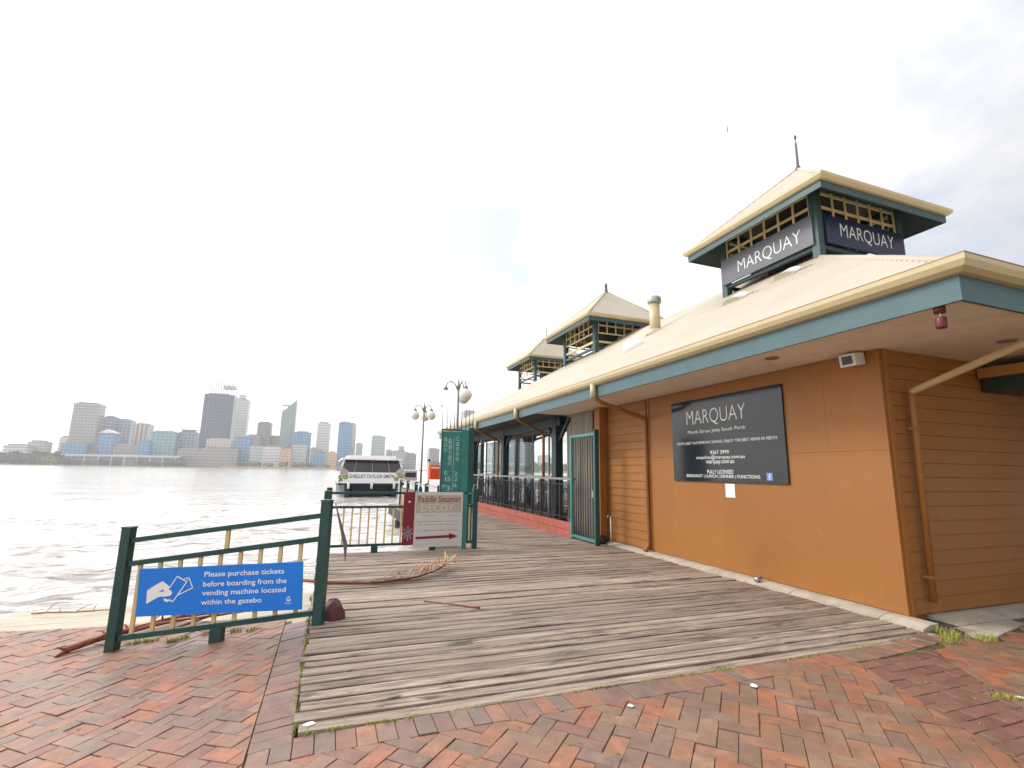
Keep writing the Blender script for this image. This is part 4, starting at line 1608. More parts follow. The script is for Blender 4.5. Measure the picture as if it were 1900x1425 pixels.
for s, x0, x1, yc in (('Please purchase tickets', 768, 1638, 178), ('before boarding from the', 760, 1668, 288), ('vending machine located', 754, 1662, 388), ('within the gazebo', 748, 1405, 497)):
    (u0, v0), (u1, v1) = uvp(x0, yc + (x1 - x0) * 0.022), uvp(x1, yc - (x1 - x0) * 0.022)
    c0 = s_o + su * ((u0 + u1) / 2) + sv * ((v0 + v1) / 2)
    text('lettering', s, MAT['white_print'], bs, c0, su, sv, u1 - u0, 0.066 if s[0] != 'w' else 0.062, 0.002, 0.012)
em = MB()
eu, ev = uvp(1698, 472)
pts = [(eu + 0.021 * math.cos(t), ev + 0.021 * math.sin(t)) for t in np.linspace(1.1, 6.0, 10)]
strokes(em, pts, s_o, su, sv, 0.008)
pts = [(eu + 0.004 + 0.010 * math.cos(t), ev - 0.006 + 0.010 * math.sin(t)) for t in np.linspace(0, 6.3, 8)]
strokes(em, pts, s_o, su, sv, 0.006)
strokes(em, [(eu - 0.038, ev - 0.036), (eu - 0.015, ev - 0.042), (eu + 0.015, ev - 0.042), (eu + 0.03, ev - 0.038)], s_o, su, sv, 0.004)
em.build('operator_emblem', MAT['white_print'], bs)

# railing that closes the apron towards the water
r2 = thing('apron_railing', 'green and cream railing across the far edge of the plank deck', 'railing', (1.45, 10.0, 0))
RY = 9.985
for xx, hh in ((0.05, 1.20), (2.87, 1.18)):
    MB().box(xx - 0.05, xx + 0.05, RY - 0.05, RY + 0.05, -0.03, hh).build('post', MAT['green'], r2)
for zz in (1.10, 0.84, 0.14):
    MB().box(0.101, 2.819, RY - 0.022, RY + 0.022, zz - 0.022, zz + 0.022).build('rail', MAT['green'], r2)
xx = 0.33
while xx < 2.78:
    MB().box(xx - 0.015, xx + 0.015, RY - 0.01, RY + 0.01, 0.163, 0.817).build('baluster', MAT['baluster'], r2)
    xx += 0.152
for xx in (0.92, 2.02):
    MB().box(xx - 0.06, xx + 0.06, RY - 0.04, RY + 0.04, -0.02, 0.117).build('foot', MAT['green'], r2)
MB().box(2.60, 2.70, RY - 0.04, RY + 0.04, -0.02, 1.078).build('gate_stile', MAT['green_light'], r2)
hs = MB()
hs.tube([(2.72, RY - 0.03, 1.09), (2.83, RY - 0.03, 1.09), (2.83, RY - 0.03, 1.26), (2.93, RY - 0.03, 1.26)], 0.016, 6)
hs.tube([(2.72, RY - 0.03, 0.87), (2.815, RY - 0.03, 0.87), (2.815, RY - 0.03, 1.075)], 0.016, 6)
hs.build('gate_stop', MAT['gate_green'], r2)

# first post of the fence behind the ramp railing post (second, slightly shorter)
MB().box(-0.03, 0.07, 8.25, 8.35, -0.03, 1.21).build('green_post', MAT['green'], None, label='lone green post on the deck edge right behind the ramp railing post', category='post')

# paddle steamer board hung on the apron railing
BY = RY - 0.055
ds = thing('steamer_sign', 'pale paddle steamer board with maroon stripe, wheel emblem and red arrow', 'sign', (2.0, BY, 0.12))
bl, brr, bt, bb = 1.42, 2.60, 1.115, 0.075
MB().box(bl, bl + 0.215, BY - 0.012, BY + 0.012, bb + 0.045, bt).build('stripe_panel', MAT['maroon'], ds)
MB().box(bl + 0.217, brr, BY - 0.012, BY + 0.012, bb, bt).build('panel', MAT['board'], ds)
FY = BY - 0.0125
MB().box(bl + 0.24, brr - 0.03, FY - 0.0015, FY, 0.72, 1.06).build('tan_band', MAT['board_tan'], ds)
text('lettering', 'Paddle Steamer', MAT['maroon'], ds, (2.13, FY - 0.0016, 0.985), (1, 0, 0), (0, 0, 1), 0.86, 0.125, 0.002, 0.0, shear=0.0)
text('lettering', 'DECOY', MAT['board'], ds, (2.09, FY - 0.0016, 0.82), (1, 0, 0), (0, 0, 1), 0.66, 0.155, 0.002, 0.0)
ln = MB()
lr = random.Random(4)
for zc, x0, x1 in ((0.665, 1.80, 2.06), (0.665, 2.30, 2.50), (0.555, 1.68, 2.52), (0.495, 1.72, 2.48), (0.385, 1.67, 2.53)):
    x = x0
    while x < x1:
        w = min(lr.uniform(0.03, 0.10), x1 - x)
        k = 0
        while k < w - 0.004:
            hgt = lr.choice((0.010, 0.013, 0.016))
            ln.box(x + k, x + k + 0.006, FY - 0.0012, FY, zc - hgt / 2, zc + hgt / 2)
            k += 0.0105
        x += w + 0.022
ln.build('fine_print', MAT['ink'], ds)
MB().prism([(1.68, 0.225), (2.34, 0.24), (2.34, 0.205), (2.52, 0.262), (2.34, 0.325), (2.34, 0.29), (1.68, 0.272)], (0, FY, 0), (1, 0, 0), (0, 0, 1), 0.002).build('arrow', MAT['maroon'], ds)
wl = MB()
wcx, wcz = bl + 0.105, 0.335
strokes(wl, [(wcx + 0.062 * math.cos(t), wcz + 0.075 * math.sin(t)) for t in np.linspace(0, 6.2832, 17)], (0, FY, 0), (1, 0, 0), (0, 0, 1), 0.026)
strokes(wl, [(wcx + 0.02 * math.cos(t), wcz + 0.022 * math.sin(t)) for t in np.linspace(0, 6.2832, 9)], (0, FY, 0), (1, 0, 0), (0, 0, 1), 0.018)
for k in range(8):
    t = k * math.pi / 4
    strokes(wl, [(wcx + 0.02 * math.cos(t), wcz + 0.02 * math.sin(t)), (wcx + 0.098 * math.cos(t), wcz + 0.125 * math.sin(t))], (0, FY, 0), (1, 0, 0), (0, 0, 1), 0.013)
wl.build('wheel_emblem', MAT['board'], ds)
MB().prism([(bl + 0.11 + 0.022 * math.cos(t), 0.935 + 0.018 * math.sin(t)) for t in np.linspace(0, 6.2832, 11)[:-1]], (0, FY, 0), (1, 0, 0), (0, 0, 1), 0.002).build('dot_emblem', MAT['white_print'], ds)

# grey sheet leaning edge-on beside the ramp railing
pn = thing('leaning_panel', 'narrow grey metal sheet leaning edge-on behind the green ramp post', 'panel', (0.25, 8.6, 0))
b0 = at(640, 1044, 2, 0.002)
t0_ = at(616, 932, 1, 8.37)
side = V(0.06, -0.30, 0.0)
k1 = b0.lerp(t0_, 0.32)
MB().prism([(0, 0), (1, 0.32), (0.55, 0.98), (0.42, 1.0), (0.30, 0.30)], b0, V(0.10, 0.04, 0), t0_ - b0, 0.012).build('sheet', MAT['grey_panel'], pn)

# ------------------------------------------------------------------ jetty side railing, lamps, life-ring box, security screen
jr = thing('walkway_railing', 'long green and cream railing along the water side of the jetty walkway', 'railing', (2.88, 15, 0))
JX = 2.86
yy = 11.6
while yy < 21.2:
    MB().box(JX - 0.05, JX + 0.05, yy - 0.05, yy + 0.05, -0.03, 1.14).build('post', MAT['green'], jr)
    yy += 1.88
for zz, m_ in ((1.08, 'galv'), (0.83, 'green'), (0.14, 'green')):
    MB().box(JX - 0.02, JX + 0.02, 11.2, 21.15, zz - 0.022, zz + 0.022).build('rail', MAT[m_], jr)
yy = 11.35
while yy < 21.1:
    MB().box(JX - 0.012, JX + 0.012, yy - 0.02, yy + 0.02, 0.163, 0.807).build('baluster', MAT['baluster'], jr)
    yy += 0.235
MB().box(JX - 0.06, JX + 0.06, 21.17, 21.29, -0.03, 1.2).build('end_post', MAT['white'], jr)


def lamp_post(label, x, y, turn, bare=-1):
    t = thing('lamp_post', label, 'lamp', (x, y, 0), 'globe lamp posts on the jetty')
    MB().lathe((x, y, 0), [(0.11, 0), (0.11, 0.12), (0.075, 0.2), (0.07, 0.9), (0.05, 0.98)], 12).build('base', MAT['green'], t, True)
    MB().tube([(x, y, 0.9), (x, y, 3.65)], [0.036, 0.028], 10).build('pole', MAT['grey_panel'], t, True)
    MB().lathe((x, y, 3.58), [(0.03, 0), (0.06, 0.05), (0.03, 0.12), (0.012, 0.28), (0.004, 0.38)], 10).build('finial', MAT['grey_panel'], t, True)
    for k in range(3):
        a = turn + k * 2 * math.pi / 3
        dx, dy = math.cos(a), math.sin(a)
        pts = [(x + dx * r, y + dy * r, z) for r, z in ((0.03, 3.56), (0.08, 3.70), (0.17, 3.78), (0.27, 3.75), (0.32, 3.65))]
        arm = MB().tube(pts, 0.016, 6).build('arm', MAT['grey_panel'], t, True)
        MB().lathe((x + dx * 0.32, y + dy * 0.32, 3.56), [(0.07, 0), (0.065, 0.03), (0.03, 0.07), (0.012, 0.11)], 10).build('gallery', MAT['grey_panel'], arm, True)
        if k == bare:
            continue
        MB().lathe((x + dx * 0.32, y + dy * 0.32, 3.25), [(0.03, 0.0), (0.10, 0.03), (0.155, 0.11), (0.16, 0.17), (0.125, 0.26), (0.07, 0.305)], 14).build('globe', MAT['globe'], arm, True)
    return t


lamp_post('nearer globe lamp post rising behind the green spiked screen', 2.95, 12.05, math.pi - 0.15, 0)
lamp_post('farther globe lamp post standing alone between ferry and green screen', 2.98, 17.1, 1.25)

lb = thing('life_ring_box', 'orange red life buoy cabinet on a pale post by the walkway railing', 'cabinet', (2.98, 15.0, 0))
LY = 15.35
MB().tube([(2.90, LY, 0.0), (2.90, LY, 1.82)], 0.035, 8).build('post', MAT['baluster'], lb, True)
MB().lathe((2.90, LY, 1.82), [(0.045, 0), (0.05, 0.03), (0.02, 0.07)], 8).build('post_cap', MAT['black_metal'], lb, True)
MB().box(2.92, 3.24, LY - 0.17, LY - 0.02, 1.27, 1.70).build('cabinet', MAT['orange_red'], lb)
MB().box(2.95, 3.21, LY - 0.182, LY - 0.171, 1.60, 1.64).build('label_strip', MAT['white_print'], lb)

ss = thing('spiked_screen', 'sea green steel screen with pale stacked lettering and tall spikes on top', 'screen', (2.7, 11.0, 0))
SY = 11.02
MB().box(2.37, 2.80, SY - 0.02, SY + 0.02, 0.62, 2.42).build('panel', MAT['green_light'], ss)
MB().box(2.345, 2.368, SY - 0.035, SY + 0.035, 0.60, 2.44).build('edge_frame', MAT['green'], ss)
MB().box(2.802, 2.97, SY - 0.045, SY + 0.045, -0.02, 2.47).build('broad_post', MAT['green_light'], ss)
MB().box(2.972, 3.10, SY - 0.06, SY + 0.06, -0.02, 2.52).build('broad_post', MAT['green'], ss)
MB().box(2.345, 2.80, SY - 0.03, SY + 0.03, 2.442, 2.475).build('top_rail', MAT['green'], ss)
for k, xx in enumerate((2.35, 2.46, 2.545, 2.63, 2.71, 2.80, 2.90, 2.98, 3.07)):
    MB().tube([(xx, SY, 2.47), (xx, SY, 2.96 + 0.02 * (k % 3))], [0.011, 0.004], 6).build('spike', MAT['column'], ss)
MB().tube([(2.35, SY, 2.97), (2.30, SY, 3.02)], 0.012, 5).build('spike_tip', MAT['column'], ss)
pale = paint('pale_green_print', (0.42, 0.52, 0.50), 0.5, 0.1, bmp=0)
for ch, x, z, h in (('C', 2.72, 2.26, 0.085), ('a', 2.72, 2.14, 0.085), ('o', 2.72, 2.03, 0.08), ('o', 2.72, 1.92, 0.08), ('o', 2.72, 1.81, 0.08), ('2', 2.70, 1.48, 0.085), ('2', 2.70, 1.36, 0.085), ('6', 2.69, 1.22, 0.085),
                    ('8', 2.54, 2.20, 0.11), ('8', 2.55, 2.07, 0.11), ('X', 2.55, 1.95, 0.09), ('8', 2.55, 1.83, 0.11), ('X', 2.55, 1.71, 0.09), ('B', 2.44, 2.24, 0.09), ('O', 2.44, 2.12, 0.09), ('O', 2.44, 2.00, 0.09), ('E', 2.47, 1.49, 0.08), ('1', 2.47, 1.36, 0.09), ('5', 2.54, 1.36, 0.10), ('3', 2.53, 1.16, 0.11), ('M', 2.43, 1.20, 0.08)):
    text('lettering', ch, pale, ss, (x, SY - 0.0205, z), (1, 0, 0), (0, 0, 1), 0.075 if ch not in '1' else 0.03, h, 0.002, 0.0)
MB().box(2.628, 2.636, SY - 0.0225, SY - 0.0205, 1.10, 2.27).build('divider_line', pale, ss)

# ------------------------------------------------------------------ litter: fronds, sticks, husk, weeds
def stem(pts, r0, r1, wob, seed, n=14):
    rr = random.Random(seed)
    P = [Vector(p) for p in pts]
    out, rad = [], []
    for i in range(n + 1):
        t = i / n * (len(P) - 1)
        k = min(int(t), len(P) - 2)
        f = t - k
        p = P[k].lerp(P[k + 1], f)
        out.append(p + V(rr.gauss(0, wob), rr.gauss(0, wob), abs(rr.gauss(0, wob * 0.5))))
        rad.append(r0 + (r1 - r0) * i / n + rr.gauss(0, 0.0015))
    return out, [max(0.003, a) for a in rad]


fr = thing('palm_frond', 'dry fallen palm frond with reddish stem lying across the planks', 'frond', (0.9, 7.3, 0))
pts, rad = stem([(-0.30, 7.72, 0.03), (0.10, 7.45, 0.028), (0.72, 7.27, 0.022), (1.20, 7.37, 0.03), (1.62, 7.70, 0.05), (1.95, 8.15, 0.09)], 0.025, 0.007, 0.006, 1)
MB().tube(pts, rad, 8).build('frond_stem', MAT['bark'], fr, True)
lv = random.Random(8)
for k in range(84):
    t = 5.0 + 8.8 * (k / 84)
    i = min(int(t), len(pts) - 2)
    p = pts[i].lerp(pts[i + 1], t - i)
    d = (pts[i + 1] - pts[i]).normalized()
    side = d.cross(V(0, 0, 1)) * (1 if k % 2 else -1)
    dirn = (d * lv.uniform(0.7, 1.2) + side * lv.uniform(0.15, 0.55) + V(0, 0, lv.uniform(0.0, 0.50))).normalized()
    L = lv.uniform(0.18, 0.50)
    mid = p + dirn * L * 0.55 + V(0, 0, lv.uniform(0.0, 0.07))
    end = p + dirn * L + V(0, 0, -lv.uniform(0.0, 0.08))
    end.z = max(end.z, 0.012)
    mid.z = max(mid.z, 0.015)
    w = dirn.cross(V(0, 0, 1)).normalized() * 0.011
    wz = V(0, 0, 0.005)
    MB().add([p - w * 0.4, p + w * 0.4 + wz, mid + w + wz, mid - w, end], [(0, 1, 2, 3), (3, 2, 4)]).build('leaflet', MAT['frond' if k % 3 else 'bark'], fr)

st = stem([(1.18, 6.18, 0.012), (1.45, 5.98, 0.012), (1.74, 5.70, 0.014)], 0.006, 0.012, 0.004, 3, 8)
MB().tube(*st, 6).build('stick', MAT['bark'], None, True, label='thin reddish stick lying alone on the planks', category='stick')

for n_, (pp, r0, r1, lab) in enumerate((
        ([(-2.36, 6.60, 0.03), (-2.15, 6.78, 0.05), (-1.95, 6.98, 0.05), (-1.55, 7.22, 0.06), (-0.95, 7.28, 0.05)], 0.036, 0.012, 'thick forked reddish branch poking out left of the ramp railing'),
        ([(-2.05, 6.95, 0.03), (-1.6, 7.05, 0.05), (-1.2, 6.98, 0.06), (-0.75, 7.15, 0.05)], 0.022, 0.010, 'thinner brown branch lying behind the middle of the blue sign'),
        ([(-1.55, 6.75, 0.02), (-1.1, 7.15, 0.07), (-0.6, 7.02, 0.06), (-0.35, 7.3, 0.05)], 0.018, 0.008, 'twisted driftwood twig behind the right half of the blue sign'),
        ([(-3.9, 9.6, 0.02), (-3.3, 9.3, 0.03), (-2.7, 9.35, 0.02)], 0.016, 0.006, 'grey driftwood stick on the pale shore left of the railing'))):
    q = [V(a, b, surf(a, b) + c) for a, b, c in pp]
    t = thing('driftwood_branch', lab, 'branch', q[0], 'driftwood branches washed up by the ramp')
    pts, rad = stem(q, r0, r1, 0.008, 30 + n_, 12)
    MB().tube(pts, rad, 7).build('stem', MAT['bark' if n_ < 2 else 'bark2'], t, True)
    for k in range(4):
        p = pts[2 + 2 * k]
        e = p + V(lv.uniform(-0.25, 0.25), lv.uniform(-0.05, 0.25), lv.uniform(0.02, 0.12))
        MB().tube([p, p.lerp(e, 0.5) + V(0, 0, 0.02), e], [r1 * 1.0, r1 * 0.8, 0.003], 6).build('twig', MAT['bark' if n_ < 2 else 'bark2'], t, True)
    if n_ == 0:
        MB().tube([q[0], q[0] + V(-0.06, -0.05, 0.05)], [0.02, 0.006], 6).build('twig', MAT['bark'], t, True)
        MB().tube([q[0], q[0] + V(-0.04, -0.12, -0.02)], [0.02, 0.008], 6).build('twig', MAT['bark'], t, True)

hk = MB()
hc = V(0.165, 5.80, 0.0)
for i in range(9):
    z = 0.19 * math.sin(i / 8 * math.pi / 2)
    r = 0.115 * math.cos((i / 8) ** 1.25 * math.pi / 2)
    for j in range(16):
        t = 2 * math.pi * j / 16
        nn_ = 1 + 0.16 * mnoise.noise(V(2.2 * math.cos(t), 2.2 * math.sin(t), z * 12))
        hk.v.append((hc.x + r * nn_ * math.cos(t) - 0.10 * z, hc.y + 0.8 * r * nn_ * math.sin(t), 0.002 + z * (1 + 0.08 * math.sin(3 * t))))
for i in range(8):
    for j in range(16):
        hk.f.append((i * 16 + j, i * 16 + (j + 1) % 16, (i + 1) * 16 + (j + 1) % 16, (i + 1) * 16 + j))
hk.build('palm_husk', MAT['husk'], None, True, label='rounded dark maroon palm husk at the foot of the green post', category='husk')

for px_, py_, w, h, lab in ((1400, 1272, 0.06, 0.035, 'white scrap of paper on the bricks right of centre'), (1170, 1309, 0.045, 0.022, 'tiny white torn scrap on the soldier course of bricks'), (1893, 1294, 0.07, 0.03, 'white crumpled scrap in the weeds at the right edge'), (572, 1343, 0.085, 0.026, 'pale chip of timber at the near left corner of the deck')):
    q = at(px_, py_, 2, 0.006)
    poly = [(q.x + w * math.cos(t) * lv.uniform(0.45, 1.1) / 1.7, q.y + h * 1.3 * math.sin(t) * lv.uniform(0.45, 1.1)) for t in np.linspace(0, 6.28, 8)[:-1]]
    MB().prism(poly, (0, 0, 0.004), (1, 0, 0), (0, 1, 0), 0.003).build('litter_scrap', MAT['paper'], None, label=lab, category='litter', group='scraps of litter on the ground')


def blades(mb, c, n, spread, hgt, rr):
    for _ in range(n):
        a = rr.uniform(0, 6.28)
        r = spread * math.sqrt(rr.random())
        x, y = c[0] + r * math.cos(a), c[1] + r * math.sin(a) * 0.7
        z = c[2]
        h = hgt * rr.uniform(0.4, 1.0)
        l = rr.uniform(0, 6.28)
        dx, dy = math.cos(l) * h * rr.uniform(0.3, 1.0), math.sin(l) * h * rr.uniform(0.3, 1.0)
        w = rr.uniform(0.0013, 0.0028)
        wx_, wy_ = -math.sin(l) * w, math.cos(l) * w
        mb.add([(x - wx_, y - wy_, z - 0.01), (x + wx_, y + wy_, z - 0.01), (x + dx * 0.5 + wx_, y + dy * 0.5 + wy_, z + h * 0.7), (x + dx * 0.5 - wx_, y + dy * 0.5 - wy_, z + h * 0.7), (x + dx, y + dy, z + h * 0.85)],
               [(0, 1, 2, 3), (3, 2, 4)])


gr = MB()
grr = random.Random(9)
for px_, py_ in ((245, 1196), (262, 1192), (282, 1190), (325, 1190), (340, 1185), (318, 1192), (440, 1172), (385, 1176), (470, 1170)):
    d = ray(px_, py_)
    z = 0.0
    for _ in range(40):
        q = CAM + d * ((z - CAM.z) / d.z)
        z = 0.5 * z + 0.5 * surf(q.x, q.y)
    blades(gr, (q.x, q.y, z), 70, 0.07, 0.05, grr)
for _ in range(150):
    x = grr.uniform(-0.05, 5.4)
    blades(gr, (x, 3.455 + grr.gauss(0, 0.006) + max(0, x - 4.6) * 0.10, -0.004), 8, 0.03, 0.018, grr)
for _ in range(60):
    y = grr.uniform(3.5, 6.1)
    blades(gr, (-0.078 + grr.gauss(0, 0.008), y, surf(-0.08, y)), 7, 0.025, 0.022, grr)
for c in ((5.88, 3.40, 0.0), (5.98, 3.36, 0.0), (6.10, 3.22, 0.0), (6.02, 3.52, 0), (6.2, 3.26, 0), (5.7, 3.3, 0)):
    blades(gr, c, 60, 0.10, 0.075, grr)
for px_, py_ in ((1860, 1292), (1895, 1300), (1840, 1290), (1880, 1296)):
    q = at(px_, py_, 2, 0)
    blades(gr, q, 40, 0.05, 0.03, grr)
for _ in range(60):
    q = (grr.uniform(-2.5, 5), grr.uniform(2.0, 3.2), 0)
    if q[0] < -0.3:
        q = (q[0], grr.uniform(2.4, 6), surf(q[0], 4))
    blades(gr, (q[0], q[1], surf(q[0], q[1]) - 0.003), 9, 0.02, 0.014, grr)
gr.build('weeds', MAT['grass'], None, kind='stuff', label='small green weeds and moss growing in the joints', category='weeds')

# ------------------------------------------------------------------ terrace furniture
def chair(lab):
    t = thing('terrace_chair', lab, 'chair', (0, 0, 0), 'chairs on the restaurant terrace')
    MB().box(-0.21, 0.21, -0.21, 0.21, 0.43, 0.47).build('seat', MAT['black_metal'], t)
    MB().box(-0.21, -0.18, -0.20, 0.20, 0.56, 0.90).build('backrest', MAT['offwhite'], t)
    for sx in (-1, 1):
        for sy in (-1, 1):
            MB().box(sx * 0.185 - 0.015, sx * 0.185 + 0.015, sy * 0.185 - 0.015, sy * 0.185 + 0.015, 0, 0.428 if sx > 0 else 0.90).build('leg', MAT['black_metal'], t)
    return t


def table(lab):
    t = thing('terrace_table', lab, 'table', (0, 0, 0), 'tables on the restaurant terrace')
    MB().box(-0.36, 0.36, -0.36, 0.36, 0.72, 0.75).build('table_top', MAT['white'], t)
    MB().box(-0.03, 0.03, -0.03, 0.03, 0.03, 0.718).build('pedestal', MAT['black_metal'], t)
    MB().box(-0.22, 0.22, -0.22, 0.22, 0.0, 0.03).build('base', MAT['black_metal'], t)
    return t


cp, tp = None, None
ords = ('first', 'second', 'third', 'fourth', 'fifth')
for k, yy in enumerate((13.6, 15.5, 18.0, 19.6, 22.0)):
    lab = f'white topped terrace table, {ords[k]} behind the balustrade counting from the gate'
    if tp is None:
        tp = table(lab)
        t = tp
    else:
        t = copy_tree(tp)
    t['label'] = lab
    t.location = (7.3, yy, 0.336)
    for s, w in ((-1, 'nearer'), (1, 'farther')):
        lab = f'black terrace chair on the {w} side of the {ords[k]} table from the gate'
        if cp is None:
            cp = chair(lab)
            c = cp
        else:
            c = copy_tree(cp)
        c['label'] = lab
        c.location = (7.3 + 0.05 * s, yy + s * 0.62, 0.336)
        c.rotation_euler = (0, 0, math.pi / 2 if s < 0 else -math.pi / 2)

# ------------------------------------------------------------------ ferry
fy = thing('ferry', 'white river ferry seen bow on with dark windscreen and flower graphics', 'ferry', (3.5, 43, WATER_Z))
W0 = WATER_Z
fx0, fx1 = 0.75, 6.1
for s, x in ((-1, fx0 + 0.1), (1, fx1 - 1.5)):
    mb = MB()
    secs = [(43.0, 0.25, 0.55), (44.2, 0.62, 0.25), (46, 0.7, 0.0), (62, 0.7, 0.0)]
    for yq, hw, zq in secs:
        c = x + 0.7
        mb.v += [(c - hw, yq, W0 + 0.95), (c + hw, yq, W0 + 0.95), (c + hw * 0.7, yq, W0 - 0.4 + zq * 0.6), (c - hw * 0.7, yq, W0 - 0.4 + zq * 0.6)]
    for i in range(3):
        for k in range(4):
            a, b2 = i * 4 + k, i * 4 + (k + 1) % 4
            mb.f.append((a, b2, b2 + 4, a + 4))
    mb.f += [(3, 2, 1, 0), (12, 13, 14, 15)]
    mb.build('hull', MAT['hull_blue'], fy)
MB().box(fx0 + 0.05, fx1 - 0.05, 42.6, 62, W0 + 0.96, W0 + 1.12).build('deck_edge', MAT['hull_blue'], fy)
MB().box(fx0 + 1.2, fx1 - 1.2, 43.6, 61, W0 - 0.1, W0 + 0.955).build('hull_shadow_fill', MAT['hull_blue'], fy)  # solid dark fill standing for the shadow between the hulls
bow = [(fx0, 42.9), (fx0 + 0.5, 42.5), (fx1 - 0.5, 42.5), (fx1, 42.9), (fx1, 62), (fx0, 62)]
MB().prism(bow, (0, 0, W0 + 1.124), (1, 0, 0), (0, 1, 0), 0.12).build('rubbing_strake', MAT['white'], fy)
# cabin: slightly raked front
zc0, zc1, zc2, zc3 = W0 + 1.25, W0 + 2.0, W0 + 3.02, W0 + 3.42
mb = MB()
mb.add([(fx0 + 0.05, 42.75, zc0), (fx1 - 0.05, 42.75, zc0), (fx1 - 0.08, 42.85, zc1), (fx0 + 0.08, 42.85, zc1), (fx0 + 0.05, 61, zc0), (fx1 - 0.05, 61, zc0), (fx1 - 0.08, 61, zc1), (fx0 + 0.08, 61, zc1)],
       [(0, 1, 2, 3), (5, 4, 7, 6), (1, 5, 6, 2), (4, 0, 3, 7), (3, 2, 6, 7)])
mb.build('cabin', MAT['white'], fy)
mb = MB()
mb.add([(fx0 + 0.10, 42.87, zc1 + 0.004), (fx1 - 0.10, 42.87, zc1 + 0.004), (fx1 - 0.42, 43.35, zc2), (fx0 + 0.42, 43.35, zc2), (fx0 + 0.10, 60.9, zc1 + 0.004), (fx1 - 0.10, 60.9, zc1 + 0.004), (fx1 - 0.42, 60.5, zc2), (fx0 + 0.42, 60.5, zc2)],
       [(0, 1, 2, 3), (5, 4, 7, 6), (1, 5, 6, 2), (4, 0, 3, 7), (3, 2, 6, 7)])
mb.build('windscreen', MAT['pane_dark'], fy)
for t in (0.0, 0.22, 0.5, 0.78, 1.0):
    a = V(lerp(fx0 + 0.12, fx1 - 0.12, t), 42.86, zc1)
    b2 = V(lerp(fx0 + 0.44, fx1 - 0.44, t), 43.34, zc2)
    MB().bar(a, b2, 0.05 if 0 < t < 1 else 0.14, 0.05, (0, -1, 0)).build('window_post', MAT['white' if t in (0.0, 1.0) else 'grey_panel'], fy)
MB().prism([(fx0 + 0.25, 43.0), (fx1 - 0.25, 43.0), (fx1 - 0.25, 60.9), (fx0 + 0.25, 60.9)], (0, 0, zc2 + 0.004), (1, 0, 0), (0, 1, 0), 0.14).build('roof', MAT['white'], fy)
MB().prism([(fx0 + 0.7, 43.6), (fx1 - 0.7, 43.6), (fx1 - 0.7, 60), (fx0 + 0.7, 60)], (0, 0, zc2 + 0.146), (1, 0, 0), (0, 1, 0), 0.22).build('roof_deck', MAT['white'], fy)
MB().tube([(3.5, 46, zc2 + 0.36), (3.5, 46, zc2 + 0.95)], 0.04, 6).build('mast', MAT['galv'], fy)
nrm_c = V(0, -0.75, 0.1).normalized()
upc = V(0, 0.1, 0.75).normalized()
text('lettering', 'SHELLEY TAYLOR-SMITH', MAT['ink'], fy, V(3.45, 42.80, (zc0 + zc1) / 2 + 0.06), (1, 0, 0), upc, 3.6, 0.32, 0.012, 0.01)
for k in range(16):
    side = -1 if k % 2 else 1
    cx_ = 3.43 + side * (2.05 + lv.uniform(-0.15, 0.45))
    t = lv.uniform(0.05, 0.75)
    o_ = V(cx_, 42.75 + 0.1 * t, lerp(zc0, zc1, t))
    a = lv.uniform(0, 6.28)
    poly = [(0.22 * math.cos(a + u) * (1 if abs(math.cos(u)) > 0.5 else 0.4), 0.13 * math.sin(a + u)) for u in np.linspace(0, 6.28, 7)[:-1]]
    MB().prism(poly, o_ + nrm_c * 0.004, (1, 0, 0), upc, 0.004 + 0.001 * k).build('leaf_graphic', MAT['leaf_print'], fy)
for side in (-1, 1):
    for k in range(3):
        o_ = V(3.43 + side * (2.2 + 0.12 * k), 42.83 + 0.02 * k, zc1 - 0.02 + 0.15 * k)
        poly = [((0.30 - 0.05 * k) * math.cos(u), (0.28 - 0.05 * k) * math.sin(u)) for u in np.linspace(0, 6.28, 10)[:-1]]
        MB().prism(poly, o_ + nrm_c * (0.02 + 0.03 * k), (1, 0, 0), V(0, 0.3, 0.75).normalized(), 0.006).build('flower_graphic', MAT['flower_print'], fy)

brl = [(fx0 + 0.15, 42.95), (fx0 + 0.55, 42.58), (fx1 - 0.55, 42.58), (fx1 - 0.15, 42.95)]
MB().tube([(a, b, W0 + 1.62) for a, b in brl], 0.022, 6).build('bow_rail', MAT['galv'], fy)
for a, b in brl:
    MB().tube([(a, b, W0 + 1.245), (a, b, W0 + 1.62)], 0.018, 6).build('rail_post', MAT['galv'], fy)
for a in (1.6, 3.4, 5.2):
    MB().tube([(a, 42.40, W0 + 1.15), (a, 42.40, W0 + 0.70)], [0.10, 0.10], 8).build('fender', MAT['offwhite'], fy, True)

# pale launch moored beyond the walkway
ml = thing('moored_launch', 'small pale launch moored behind the walkway railing right of the ferry', 'boat', (9.6, 62, WATER_Z))
mb = MB()
for yq, hw in ((60.0, 0.15), (61.0, 0.9), (63.0, 1.2), (67.0, 1.1)):
    mb.v += [(9.6 - hw, yq, W0 + 0.95), (9.6 + hw, yq, W0 + 0.95), (9.6 + hw * 0.7, yq, W0 - 0.2), (9.6 - hw * 0.7, yq, W0 - 0.2)]
for i in range(3):
    for k in range(4):
        a, b2 = i * 4 + k, i * 4 + (k + 1) % 4
        mb.f.append((a, b2, b2 + 4, a + 4))
mb.f += [(3, 2, 1, 0), (12, 13, 14, 15)]
mb.build('hull', MAT['white'], ml)
MB().box(8.8, 10.4, 62.4, 65.5, W0 + 0.96, W0 + 2.1).build('cabin', MAT['flower_print'], ml)
MB().box(8.7, 10.5, 62.2, 65.7, W0 + 2.104, W0 + 2.25).build('cabin_roof', MAT['white'], ml)
MB().box(8.95, 10.25, 62.37, 62.396, W0 + 1.35, W0 + 1.9).build('window', MAT['pane_dark'], ml)

